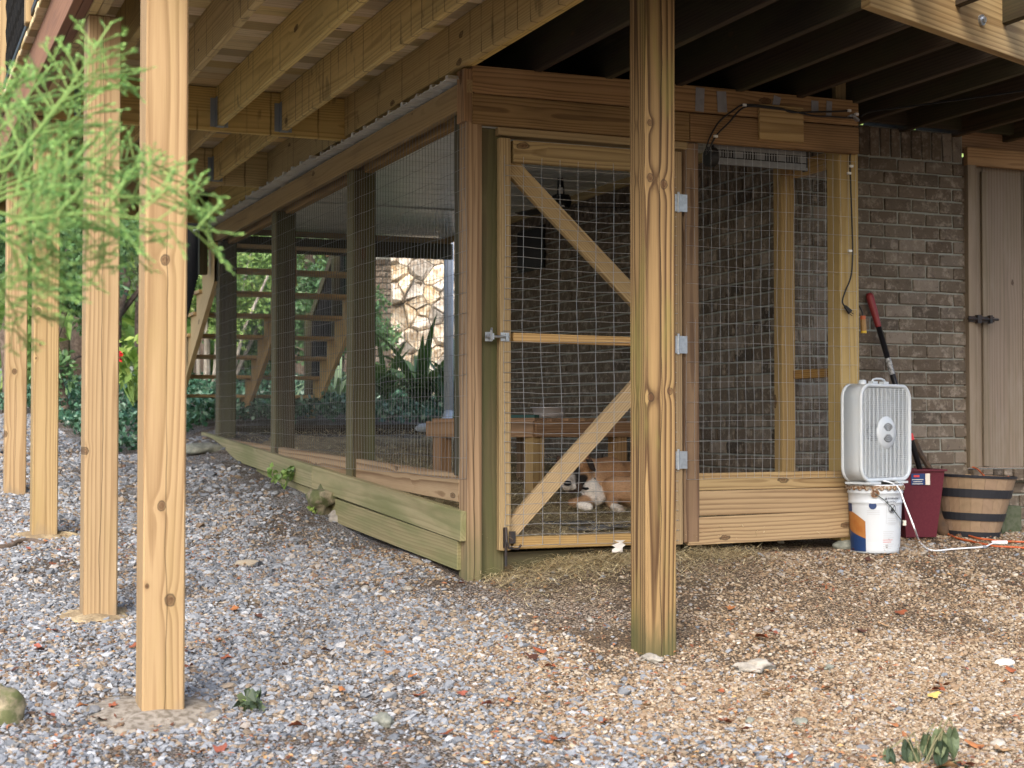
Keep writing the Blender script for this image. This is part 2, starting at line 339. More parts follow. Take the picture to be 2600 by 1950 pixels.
M['ivy'] = m_leaf('ivy ground cover', [(0, (.015, .05, .03)), (.45, (.035, .10, .06)), (.85, (.09, .19, .12)), (1, (.24, .36, .27))], .3, .1)
M['strap'] = m_leaf('strap leaves', [(0, (.02, .05, .02)), (.6, (.04, .09, .03)), (1, (.09, .15, .06))], .35, .2)
M['cypress'] = m_leaf('cypress needles', [(0, (.035, .12, .045)), (.4, (.09, .25, .08)), (.8, (.20, .42, .11)), (1, (.34, .56, .16))], .5, .35)
M['bark'] = m_rock('bark', (.06, .045, .035), (.12, .09, .07), (.2, .16, .13), 18)
M['barklight'] = m_rock('pale bark', (.2, .18, .15), (.3, .27, .23), (.42, .39, .34), 12)
M['twig'] = simple('green brown twig', (.17, .27, .07), .7)
M['straw'] = m_leaf('straw', [(0, (.32, .23, .12)), (.5, (.60, .49, .28)), (1, (.82, .73, .48))], .7, .1)
M['litter'] = m_leaf('brown leaf litter', [(0, (.10, .035, .02)), (.4, (.22, .08, .04)), (.75, (.34, .15, .07)), (1, (.5, .3, .12))], .6, .1)
M['wilt'] = m_leaf('wilted leaves', [(0, (.03, .05, .03)), (.6, (.07, .10, .055)), (1, (.13, .16, .08))], .6, .1)
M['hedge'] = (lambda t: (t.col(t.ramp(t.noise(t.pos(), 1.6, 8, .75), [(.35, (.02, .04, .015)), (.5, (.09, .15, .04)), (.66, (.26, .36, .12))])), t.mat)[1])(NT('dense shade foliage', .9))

# ground: dirt with fine gravel colour variation
def m_ground():
    t = NT('gravel ground', .95, .15); p = t.pos()
    u = t.n('VectorMath', {0: p, 1: tuple(A)}, 1, operation='DOT_PRODUCT'); v = t.n('VectorMath', {0: p, 1: tuple(B)}, 1, operation='DOT_PRODUCT')
    n = t.noise(p, 1.3, 4); px = t.n('SeparateXYZ', {0: p}, 0)
    tan = t.smooth(t.m('ADD', px, t.m('MULTIPLY_ADD', n, 1.6, -.8)), -.9, 1.0)
    vr = t.n('TexVoronoi', {'Vector': p, 'Scale': 105.0}, 1); vs = t.n('SeparateColor', {0: vr}, 0); vd = t.n('TexVoronoi', {'Vector': p, 'Scale': 105.0}, 0)
    grey = t.ramp(vs, [(0, (.16, .155, .15)), (.5, (.26, .27, .28)), (.85, (.40, .41, .43)), (1, (.30, .19, .12))])
    tanc = t.ramp(vs, [(0, (.11, .075, .05)), (.3, (.22, .15, .09)), (.6, (.36, .26, .16)), (.9, (.50, .42, .32)), (1, (.28, .12, .06))])
    c = t.mix(tan, grey, tanc)
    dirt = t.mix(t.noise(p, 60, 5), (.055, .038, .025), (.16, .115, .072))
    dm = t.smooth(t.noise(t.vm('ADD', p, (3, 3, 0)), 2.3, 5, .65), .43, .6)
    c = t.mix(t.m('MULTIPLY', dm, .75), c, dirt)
    c = t.mix(t.smooth(vd, .35, .7), c, (.05, .038, .028)); t.col(c)
    t.bump(t.m('ADD', t.m('MULTIPLY', vd, -1), t.noise(p, 90, 4)), .8, .01); return t.mat
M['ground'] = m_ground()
M['dirt'] = (lambda t: (t.col(t.mix(t.smooth(t.noise(t.pos(), 5, 6, .7), .4, .65), (.20, .15, .09), (.42, .34, .21))), t.bump(t.noise(t.pos(), 60, 6), .8, .01), t.mat)[2])(NT('kennel dirt', .95))
def m_stone(name, stops):
    t = NT(name, .75, .3); r = t.rnd(); c = t.ramp(r, stops)
    c = t.mix(t.m('MULTIPLY', t.noise(t.obj(), 2.5, 3), .5), c, t.n('HueSaturation', {'Value': .6, 'Color': c})); t.col(c); return t.mat
M['gravelgrey'] = m_stone('grey limestone chips', [(0, (.11, .122, .14)), (.3, (.19, .205, .23)), (.58, (.25, .268, .295)), (.74, (.39, .405, .425)), (.80, (.31, .25, .185)), (.92, (.21, .165, .12)), (1, (.13, .08, .05))])
M['pebbles'] = m_stone('pea gravel', [(0, (.10, .065, .04)), (.25, (.24, .165, .10)), (.5, (.28, .21, .135)), (.68, (.39, .325, .24)), (.8, (.24, .235, .23)), (.9, (.27, .18, .105)), (1, (.50, .455, .385))])

# ------------------------------------------------------------------ ground
def ground():
    us = np.concatenate([np.array([-160, -90, -50, -30, -20, -14, -10]), np.arange(-8, 8.01, .12), np.array([10, 14, 20, 30, 50, 90, 160])])
    vs = np.concatenate([np.array([-160, -80, -40, -20, -12, -9]), np.arange(-7, 14, .12), np.array([15, 17, 20, 25, 35, 50, 80, 120, 200])])
    V = []
    for v in vs:
        for u in us: V.append(W(u, v, gh(u, v)))
    n = len(us); Fc = [(j * n + i, j * n + i + 1, (j + 1) * n + i + 1, (j + 1) * n + i) for j in range(len(vs) - 1) for i in range(n - 1)]
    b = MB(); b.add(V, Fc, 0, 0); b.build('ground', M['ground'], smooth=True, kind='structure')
ground()
def kennel_floor():
    b = MB(); nu, nv = 22, 60; V = []
    for j in range(nv + 1):
        for i in range(nu + 1):
            u = .0 + 2.09 * i / nu; v = .02 + 6.2 * j / nv
            V.append(W(u, v, floorh(v) + .025 * mnoise.noise(Vector((u * 2, v * 2, 1))) + .01 * mnoise.noise(Vector((u * 7, v * 7, 1)))))
    b.add(V, [(j * (nu + 1) + i, j * (nu + 1) + i + 1, (j + 1) * (nu + 1) + i + 1, (j + 1) * (nu + 1) + i) for j in range(nv) for i in range(nu)], 0, 0)
    b.build('kennel_floor', M['dirt'], smooth=True, kind='structure')
kennel_floor()
def lawn():
    b = MB(); V = []
    for j in range(9):
        for i in range(25):
            u = -24 + 30 * i / 24; v = 21 + 14 * j / 8; V.append(W(u, v, gh(u, v) + .02))
    b.add(V, [(j * 25 + i, j * 25 + i + 1, (j + 1) * 25 + i + 1, (j + 1) * 25 + i) for j in range(8) for i in range(24)], 0, 0)
    b.build('lawn', M['lawn'], kind='structure', smooth=True)
lawn()

# ------------------------------------------------------------------ stones, bricks
def stone_proto(seed, flat, rough, sub=2):
    bm = bmesh.new(); bmesh.ops.create_icosphere(bm, subdivisions=sub, radius=.5); r = random.Random(seed)
    off = Vector((seed * 3.1, seed * 1.7, 0))
    for v in bm.verts:
        k = 1 + rough * mnoise.noise(v.co * 2.4 + off) + rough * .5 * mnoise.noise(v.co * 5 + off)
        v.co = Vector((v.co.x * k * 1.15, v.co.y * k * .9, v.co.z * k * flat))
    me = bpy.data.meshes.new('stone'); bm.to_mesh(me); bm.free(); return me
def rock(name, label, p, dims, mat, seed=1, rz=0, rough=.5, cat='rock', group=None, sink=.3, tilt=0):
    me = stone_proto(seed, 1, rough, 3); me.materials.append(mat); me.polygons.foreach_set('use_smooth', [True] * len(me.polygons))
    Mx = Matrix.Translation(Vector(p) + Z * dims[2] * (.5 - sink)) @ Matrix.Rotation(rz, 4, 'Z') @ Matrix.Rotation(tilt, 4, 'Y') @ Matrix.Diagonal((dims[0], dims[1], dims[2], 1))
    for v in me.vertices: v.co = Matrix.Diagonal((dims[0], dims[1], dims[2])) @ v.co
    o = link(name, me, Matrix.Translation(Vector(p) + Z * dims[2] * (.5 - sink)) @ Matrix.Rotation(rz, 4, 'Z') @ Matrix.Rotation(tilt, 4, 'Y'), label=label, category=cat)
    if group: o['group'] = group
    return o
BL, BH, BP, BC = .193, .069, .203, .080
def brick_mesh(L, H, D, seed):
    bm = bmesh.new(); bmesh.ops.create_cube(bm, size=1); bmesh.ops.scale(bm, vec=(L, D, H), verts=bm.verts)
    r = random.Random(seed)
    for v in bm.verts: v.co += Vector((r.uniform(-1, 1) * .003, r.uniform(-1, 1) * .003, r.uniform(-1, 1) * .003))
    bmesh.ops.bevel(bm, geom=bm.edges[:], offset=.004, segments=1, affect='EDGES')
    me = bpy.data.meshes.new('brick'); bm.to_mesh(me); bm.free(); me.materials.append(M['brick']); return me
BRK = [brick_mesh(BL, BH, .06, i) for i in range(6)]
HLF = [brick_mesh(BL / 2 - .005, BH, .06, i) for i in range(3)]
SOL = [brick_mesh(.066, .17, .06, i) for i in range(3)]
def brick_wall(name, label, origin, d, n, length, h0, h1, soldier=True, maxparts=300, near=None, ends=()):
    """origin at wall face start (h=0), d along the wall, n outward normal"""
    t = thing(name, label, 'brick wall', origin + Z * (h0), math.atan2(d.y, d.x))
    b = MB(); Mx = frame(origin, d)
    s = 1 if Mx.col[1].to_3d().dot(n) > 0 else -1
    b.box(length / 2, -s * .0545, (h0 + h1) / 2, length - .004, .10, h1 - h0 + .0, Mx)
    b.build('mortar', M['mortar'], t)
    items = []
    top = h1 - (.185 if soldier else 0); rows = int((top - h0) / BC)
    for j in range(rows):
        z = top - BC * (j + .5); x = (BP / 2 if j % 2 else 0)
        if j % 2: items.append((BP / 4, z, 1))
        while x < length - .04:
            w = min(BP, length - x)
            if w > BP * .9: items.append((x + BP / 2, z, 0))
            else: items.append((x + BP / 4, z, 1))
            x += BP
    if soldier:
        x = .038
        while x < length - .03: items.append((x, h1 - .092, 2)); x += .076
    items.sort(key=lambda q: (near(q) if near else 0))
    extra = MB()
    for i, (x, z, k) in enumerate(items):
        me = random.choice([BRK, HLF, SOL][k])
        loc = Mx @ Vector((x, s * (-.0235 + random.uniform(-.002, .004)), z))
        MM = frame(loc, d) @ Matrix.Rotation(random.uniform(-.008, .008), 4, 'Y')
        if i < maxparts: link('brick', me, MM, t)
        else:
            extra.add([MM @ v.co for v in me.vertices], [tuple(p.vertices) for p in me.polygons])
    if extra.v: extra.build('far_bricks', M['brick'], t, kind='stuff')
    return t
HC = 2.10; HV = .525                         # house corner (u, v)
PANEL_U = 3.40
brick_wall('brick_wall', 'brown tumbled brick house wall behind the white box fan and the long-handled tool', W(HC, HV, 0), A, -B, PANEL_U - HC, -.85, 1.80, True, 300)
w2 = brick_wall('brick_wall', 'long brick wall forming the inner side of the dog kennel', W(HC, HV + 5.1, 0), -B, -A, 5.1 - .002, -.75, 1.70, True, 300, near=lambda q: -q[0] + abs(q[1] - .4) * .4)
# brick below and round the shed door
brick_wall('brick_wall', 'low brick sill wall under the board and batten door behind the barrel', W(PANEL_U + .002, HV, 0), A, -B, 1.5, -.85, -.255, False, 300)
sill = thing('brick_sill', 'row of upright bricks capping the low wall under the batten door', 'brick sill', W(PANEL_U, HV, -.29), AL)
for i in range(18):
    link('brick', SOL[i % 3], frame(W(PANEL_U + .05 + i * .078, HV - .022, -.292), A) @ Matrix.Diagonal((1, 1.3, .42, 1)), sill)

# shed door of boards and battens right of the brick wall
def batten_door():
    t = thing('batten_door', 'grey brown board and batten door with a black strap bolt beside the brick wall', 'door', W(PANEL_U, HV + .02, -.25), AL)
    def vb(name, u0, u1, v, th, h0=-.245, h1=1.66, m='siding'): board(name, W((u0 + u1) / 2, v, h0), W((u0 + u1) / 2, v, h1), u1 - u0, th, M[m], t, up=A)
    vb('door_casing', PANEL_U + .004, PANEL_U + .07, HV - .012, .06)
    x = PANEL_U + .075
    for w in (.09, .30, .29, .3, .3):
        vb('plank', x, x + w, HV + .03, .02); x += w + .004
    for u in (PANEL_U + .145, PANEL_U + .165 + .32, PANEL_U + .15 + .62): vb('batten', u, u + .045, HV + .008, .02, -.24, 1.58)
    board('head_trim', W(PANEL_U, HV - .025, 1.66), W(PANEL_U + 1.5, HV - .025, 1.66), .11, .04, M['table'], t)
    board('top_siding', W(PANEL_U, HV + .03, 1.87), W(PANEL_U + 1.5, HV + .03, 1.87), .36, .03, M['table'], t)
    p = W(PANEL_U + .06, HV - .05, .66)
    b = MB(); Mx = frame(p, A); b.box(.03, 0, 0, .19, .012, .035, Mx); b.tube([Mx @ Vector((-.08, .012 * -1, 0)), Mx @ Vector((.15, -.012, 0))], .008, 8); b.box(.0, -.01, 0, .03, .025, .05, Mx); b.box(.09, -.01, 0, .02, .025, .05, Mx)
    b.build('strap_bolt', M['iron'], t)
batten_door()

# ------------------------------------------------------------------ decks
JH = .235; DB = 1.77; DT = DB + JH           # joist bottoms, underside of the deck boards
def post(name, u, v, h0, h1, mat, parent, w=.14, label=None, up=A, bev=.006, ground_at=None):
    p, q = W(u, v, h0), W(u, v, h1)
    kw = {'label': label} if label else {}
    return board(name, p, q, w, w, M[mat], parent, up=up, bev=bev, **kw)
deck = thing('raised_deck', 'new yellow pine raised deck on tall square posts over the gravel path', 'deck', W(-1.87, -1.8, -.95), AL)
PU = -1.885
for i, (v, lab) in enumerate([(-1.83, 'nearest tall pine post with two dark knots low on its face'), (-.30, 'second pine post with the cypress branch across its top'), (2.0, 'third pine post, split low on its face'), (3.96, 'pine post cut by the edge of the picture'), (6.6, 'farthest pine post by the garden')]):
    top = 3.0 if i == 0 else DB
    KP = [[(420, 660, .022), (410, 1284, .020), (432, 1524, .026), (374, 1488, .010)], [(200, 805, .018), (200, 1000, .017), (217, 1145, .019)], [(97, 790, .024), (103, 873, .012), (92, 910, .008)], [(37, 943, .024), (12, 1102, .028)], []][i]
    h0_ = gh(PU, v) - .3; fu, fv = PU + .04, v
    def lk(x, y):
        q = pv(x, y, fv); uu, _v = uvof(q.x, q.y); return (q.z - CH) - (h0_ + top) / 2, uu - fu
    ks = [(*lk(x, y), r_) for x, y, r_ in KP]; Lh = (top - h0_) / 2
    M['post%d' % i] = wood('pine post grain', knots=0, crack=(.65 if i in (0, 1) else .4), base=(-Lh + .44, -Lh + .54, .6), knots_at=ks, **NEWP)
    post('post', fu, v + .07, h0_, top, 'post%d' % i, deck, label=lab)
h0_ = gh(.2, -1.44) - .3; ks = []
for x, y, r_ in [(1651, 451, .022), (1686, 468, .024), (1650, 312, .016), (1606, 997, .016), (1653, 1008, .022), (1701, 993, .018), (1608, 1383, .010)]:
    q = pv(x, y, -1.51); uu, _v = uvof(q.x, q.y); ks.append(((q.z - CH) - (h0_ + 3.0) / 2, uu - .20, r_))
M['oldpost'] = wood('weathered post', knots=0, knots_at=ks, **OLDP)
oldp = post('post', .20, -1.44, h0_, 3.0, 'oldpost', deck, label='weathered forked-grain post with green mossy foot in front of the kennel door')
V0, V1 = -2.45, 6.0
GV = 1.95                                    # cross girder
for u in (-.10, -.50, -.885, -1.28, -1.66):
    for a, b_ in ((V0, GV - .02), (GV + .02, 3.9), (3.94, V1)):
        board('joist', W(u, a, DB + JH / 2), W(u, b_, DB + JH / 2), JH, .038, M['joist'], deck)
for a, b_ in ((V0, GV - .02), (GV + .02, V1)):
    board('joist', W(-.058, a, DB + JH / 2 + .004), W(-.058, b_, DB + JH / 2 + .004), JH, .038, M['joist'], deck)
for v in (GV, 3.92, V1 + .022):
    board('girder', W(-.04, v, DB + JH / 2 - .012), W(-1.84, v, DB + JH / 2 - .012), JH + .02, .038, M['joist'], deck)
for uo, mname in ((-1.86, 'joist'), (-1.90, 'joist'), (-1.94, 'stained'), (-1.98, 'stained')):
    board('rim_joist', W(uo, V0, DB + JH / 2), W(uo, V1, DB + JH / 2), JH, .038, M[mname], deck)
board('rim_joist', W(-1.96, V0 - .022, DB + JH / 2), W(-.04, V0 - .022, DB + JH / 2), JH, .038, M['stained'], deck)
def hanger(u, v, s):
    b = MB(); Mx = frame(W(u, v, DB), A)
    for x in (-.0225, .0225): b.box(x, .03 * s, .085, .003, .05, .175, Mx)
    b.box(0, .03 * s, -.0025, .048, .05, .003, Mx)
    for x in (-.037, .037): b.box(x, .003 * s, .085, .032, .003, .17, Mx)
    b.build('joist_hanger', M['bracket'], deck)
for u in (-.50, -.885, -1.28, -1.66):
    for v, s in ((GV - .02, -1), (GV + .02, 1), (3.90, -1)): hanger(u, v, -s if False else s)
v = V0 - .04; k = 0
while v < V1 + .05:
    board('deck_board', W(-2.04 + random.uniform(-.003, .003), v + .07, DT + .019), W(.04, v + .07, DT + .019), .14, .032, M['deckboard'], deck, up=B, bev=.004); v += .146; k += 1
# railing of the deck edge
for v in (-.9, 1.05, 2.85, 4.6):
    post('railing_post', -2.015, v, DT - .0 + .037, DT + 1.1, 'newpost', deck, w=.089)
board('hand_rail', W(-2.015, V0, DT + 1.12), W(-2.015, V1, DT + 1.12), .14, .035, M['stairwood'], deck, up=A)
board('bottom_rail', W(-2.015, V0, DT + .09), W(-2.015, V1, DT + .09), .04, .035, M['black'] , deck, up=A)
b = MB(); v = V0
while v < V1:
    for zz in range(0, 1): b.tube([W(-2.015 + .004 * math.sin(q * 1.9 + v * 40), v + .012 * math.sin(q * 2.1), DT + .08 + q * .05) for q in range(21)], .006, 4, caps=False)
    v += .034
for q in range(14): b.tube([W(-2.015, V0, DT + .12 + q * .072), W(-2.015, V1, DT + .12 + q * .072)], .003, 4, caps=False)
b.build('rail_netting', M['net'], deck, kind='stuff')

pB = pz(2198, 19, 5.9); d45 = Vector((1, .985, 0)).normalized(); pBu, pBv = uvof(pB.x, pB.y)
def vbeam(u): return pBv + (u - pBu) * d45.dot(B) / d45.dot(A) + .05
def ubeam(v): return pBu + (v - .05 - pBv) * d45.dot(A) / d45.dot(B)
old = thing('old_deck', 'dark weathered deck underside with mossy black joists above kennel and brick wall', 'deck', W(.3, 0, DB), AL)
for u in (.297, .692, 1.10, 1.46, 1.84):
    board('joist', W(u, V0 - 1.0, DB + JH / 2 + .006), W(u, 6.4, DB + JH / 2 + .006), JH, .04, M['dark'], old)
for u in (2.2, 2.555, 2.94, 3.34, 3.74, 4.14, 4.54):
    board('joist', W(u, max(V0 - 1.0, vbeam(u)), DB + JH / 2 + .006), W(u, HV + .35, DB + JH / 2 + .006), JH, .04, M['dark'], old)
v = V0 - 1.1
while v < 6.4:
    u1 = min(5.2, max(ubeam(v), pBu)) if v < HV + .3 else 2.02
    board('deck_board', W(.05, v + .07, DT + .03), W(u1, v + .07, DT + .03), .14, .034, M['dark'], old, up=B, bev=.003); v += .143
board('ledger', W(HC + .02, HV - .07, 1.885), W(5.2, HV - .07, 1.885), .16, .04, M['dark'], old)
board('blocking', W(2.16, .03, 1.70), W(2.16, .03, 2.0), .09, .04, M['pine'], old, up=A)
# corner rim beam, 45 degrees to the view, bright new wood
hb = pB.z
rb = board('rim_beam', pB + Z * .145, pB + d45 * 2.6 + Z * .145, .29, .045, M['newsill'], old, label='bright new pine beam with a bolt across the corner of the old deck')
bo = MB(); pbolt = pB + d45 * .87 + Z * .11; nrm = Vector((d45.y, -d45.x, 0))
bo.tube([pbolt, pbolt + nrm * .034], .024, 12); bo.tube([pbolt + nrm * .034, pbolt + nrm * .045], .013, 6); bo.build('bolt', M['galv'], old)

# ------------------------------------------------------------------ kennel
ken = thing('dog_kennel', 'wood framed wire mesh dog kennel with a tin roof built against the brick house', 'dog kennel', W(0, 0, -.7), AL)
post('post', .07, .075, gh(0, 0) - .25, 1.486, 'cornerpost', ken, label='green mossy corner post beside the gate')
board('corner_trim', W(-.035, .02, gh(0, 0) - .1), W(-.035, .02, 1.60), .075, .12, M['pinktrim'], ken, up=A)
board('corner_trim', W(-.035, .14, -.24), W(-.035, .14, 1.57), .05, .09, M['darkpost'], ken, up=A)
for v, lab in ((1.96, 'side post with its lit edge painted pale'), (3.88, 'dark middle side post'), (5.83, 'far dark side post')):
    post('post', .012, v + .02, floorh(v) - .1, 1.57, 'darkpost', ken, w=.135, label=lab)
    board('post_lit_strip', W(-.063, v + .02, floorh(v) - .08), W(-.063, v + .02, 1.57), .012, .125, M['litedge'], ken, up=A)  # paler strip imitates side light on the post's outer face
# header boards over the gate
board('header_board', W(-.053, -.03, 1.709), W(2.22, -.03, 1.722), .139, .045, M['header'], ken)
board('header_board', W(-.053, -.032, 1.563), W(1.16, -.032, 1.566), .148, .045, M['header'], ken)
board('header_board', W(1.164, -.032, 1.566), W(2.22, -.032, 1.572), .146, .045, M['header'], ken)
board('door_head', W(.09, .01, 1.467), W(1.16, .01, 1.470), .04, .09, M['pine'], ken)
board('header_patch', W(1.575, -.063, 1.625), W(1.852, -.063, 1.625), .19, .019, M['newsill'], ken, label='square scrap of yellow board nailed over the header')
board('header_patch', W(-.075, .0, 1.50), W(-.075, .0, 1.76), .1, .045, M['table'], ken, up=B)
for (x0, x1, y0, y1, sl) in [(1766, 1788, 222, 284, .02), (1821, 1845, 231, 286, -.03), (1960, 1978, 243, 300, .12), (2060, 2078, 255, 284, 0), (2098, 2112, 256, 296, .03)]:
    p = pv(x0, y0, -.056); q = pv(x1, y1, -.056); b = MB(); Mx = frame((p + q) / 2, A) @ Matrix.Rotation(sl * 2, 4, 'Y')
    b.box(0, 0, 0, (q - p).dot(A), .002, abs(q.z - p.z), Mx); b.build('tape_strip', M['tape'], ken)
# side beam, sills and stacked boards
board('side_beam', W(-.066, -.05, 1.640), W(-.066, 6.35, 1.645), .135, .04, M['sidebeam'], ken)
board('side_beam', W(.03, .15, 1.60), W(.03, 6.35, 1.60), .09, .05, M['header'], ken)
board('sill_board', W(-.022, .16, -.305), W(-.022, 6.2, -.155), .14, .045, M['sill'], ken)
board('retaining_board', W(-.080, -.02, -.484), W(-.075, 2.72, -.326), .147, .045, M['greenboard'], ken)
board('retaining_board', W(-.075, 2.725, -.326), W(-.07, 6.4, -.114), .147, .045, M['greenboard'], ken)
board('retaining_board', W(-.070, .05, -.630), W(-.070, 2.2, -.518), .146, .045, M['greenboard'], ken)
board('retaining_board', W(-.05, 2.25, -.50), W(-.05, 4.4, -.37), .12, .045, M['greenboard'], ken)
# right front panel
post('jamb', 1.182, .02, -.60, 1.49, 'jamb', ken, w=.095)
board('sill_board', W(1.16, .0, -.285), W(2.16, .0, -.281), .09, .045, M['newsill'], ken)
board('sill_board', W(1.16, .0, -.397), W(2.16, .0, -.392), .128, .045, M['newsill'], ken)
board('sill_board', W(1.16, -.004, -.542), W(2.16, -.004, -.525), .144, .045, M['newsill'], ken)
post('stud', 2.19, .06, -.62, 1.56, 'pine', ken, w=.125, label='yellow corner stud with black cords hanging down it')
post('stud', 2.055, .44, -.55, 1.52, 'pine', ken, w=.089)
board('stud', W(1.99, .30, 1.42), W(1.99, .30, 1.62), .09, .04, M['header'], ken)
board('rail', W(2.19, .12, 1.50), W(2.10, .40, 1.47), .089, .038, M['pine'], ken)
board('rail', W(2.19, .12, .305), W(2.10, .40, .300), .05, .038, M['header'], ken)
# back
board('back_beam', W(.0, 5.95, 1.575), W(2.09, 5.95, 1.595), .14, .04, M['darkpost'], ken)
board('back_beam', W(.0, 6.0, 1.69), W(2.09, 6.0, 1.695), .05, .04, M['sidebeam'], ken)
board('back_sill', W(.0, 6.2, -.05), W(2.09, 6.2, -.03), .12, .04, M['dark'], ken)
for v in (): board('rafter', W(.02, v, 1.655), W(2.09, v, 1.665), .09, .04, M['header'], ken)
board('wall_strip', W(2.075, .6, 1.71), W(2.075, 6.2, 1.71), .06, .035, M['pine'], ken)
# tin roof: three ribbed sheets, ribs across, ends poking out over the side beam
def tin(v0, v1, h, u0):
    prof = []; v = v0
    while v < v1 - .01:
        for dv, dh in ((0, 0), (.012, .018), (.032, .018), (.044, 0), (.095, 0), (.10, .004), (.108, .004), (.113, 0), (.165, 0), (.17, .004), (.178, .004), (.183, 0)):
            if v + dv <= v1: prof.append((v + dv, h + dh + (v - v0) * .0015))
        v += .2286
    pts = []; n = len(prof)
    for lay, th in ((0, 0), (1, .0022)):
        for u in (u0, 2.07):
            for (vv, hh) in prof: pts.append(W(u + (random.uniform(-.004, .004) if u < 0 else 0), vv, hh + th + .012 * (u > 0)))
    fs = []
    for i in range(n - 1):
        fs += [(i, i + 1, n + i + 1, n + i), (2 * n + i, 3 * n + i, 3 * n + i + 1, 2 * n + i + 1), (i, 2 * n + i, 2 * n + i + 1, i + 1)]
    b = MB(); b.add(pts, fs); b.build('tin_sheet', M['tin'], ken)
M['tin'] = simple('galvanised roofing', (.74, .77, .75), .3, .5, .45, .35, 5, (.52, .55, .50))
tin(.02, 2.5, 1.718, -.155); tin(2.46, 4.35, 1.722, -.185); tin(4.31, 6.42, 1.716, -.175)

def wire_panel(name, o, dx, dy, w, h, sx, sy, parent, r=.0013, amp=.006, out=None, over=0, seed=0, kink=.0, mat='wire'):
    b = MB(); n = dx.cross(dy)
    def disp(s, t):
        q = Vector((s * 1.6, t * 1.6, seed)); q2 = Vector((s * 7, t * 7, seed + 5))
        return dx * (amp * mnoise.noise(q) + kink * mnoise.noise(q2)) + dy * (amp * mnoise.noise(q + Vector((9, 9, 9))) + kink * mnoise.noise(q2 + Vector((9, 9, 9)))) + n * (amp * mnoise.noise(q + Vector((5, 3, 1))))
    s = 0; step = max(sx, sy, .05)
    while s <= w + 1e-4:
        k = int(h / sy * (1 if sy > .09 else .5)) * (2 if sy > .09 else 1) + 1
        b.tube([o + dx * s + dy * (h * i / k) + disp(s, h * i / k) for i in range(k + 1)], r, 4, caps=False); s += sx
    t = 0
    while t <= h + 1e-4:
        k = int(w / max(sx, .05)) + 1
        b.tube([o + dx * (w * i / k) + dy * t + disp(w * i / k, t) + n * .0022 for i in range(k + 1)], r, 4, caps=False); t += sy
    return b.build(name, M[mat], parent)
wire_panel('wire_mesh', W(-.078, -.03, -.25), B, Z, 5.95, 1.84, .0508, .1016, ken, r=.00105, amp=.012, seed=1, kink=.004, mat='wiredull')
wire_panel('wire_mesh', W(1.15, -.03, -.27), A, Z, 1.07, 1.76, .0508, .1016, ken, r=.0009, amp=.010, seed=2, kink=.003)
wire_panel('wire_mesh', W(2.13, .10, -.26), B, Z, .36, 1.74, .0508, .1016, ken, r=.0008, amp=.006, seed=3, mat='wiredull')
wire_panel('wire_mesh', W(.0, 5.99, .0), A, Z, 2.09, 1.55, .0508, .1016, ken, r=.0008, amp=.006, seed=3, mat='wiredull')

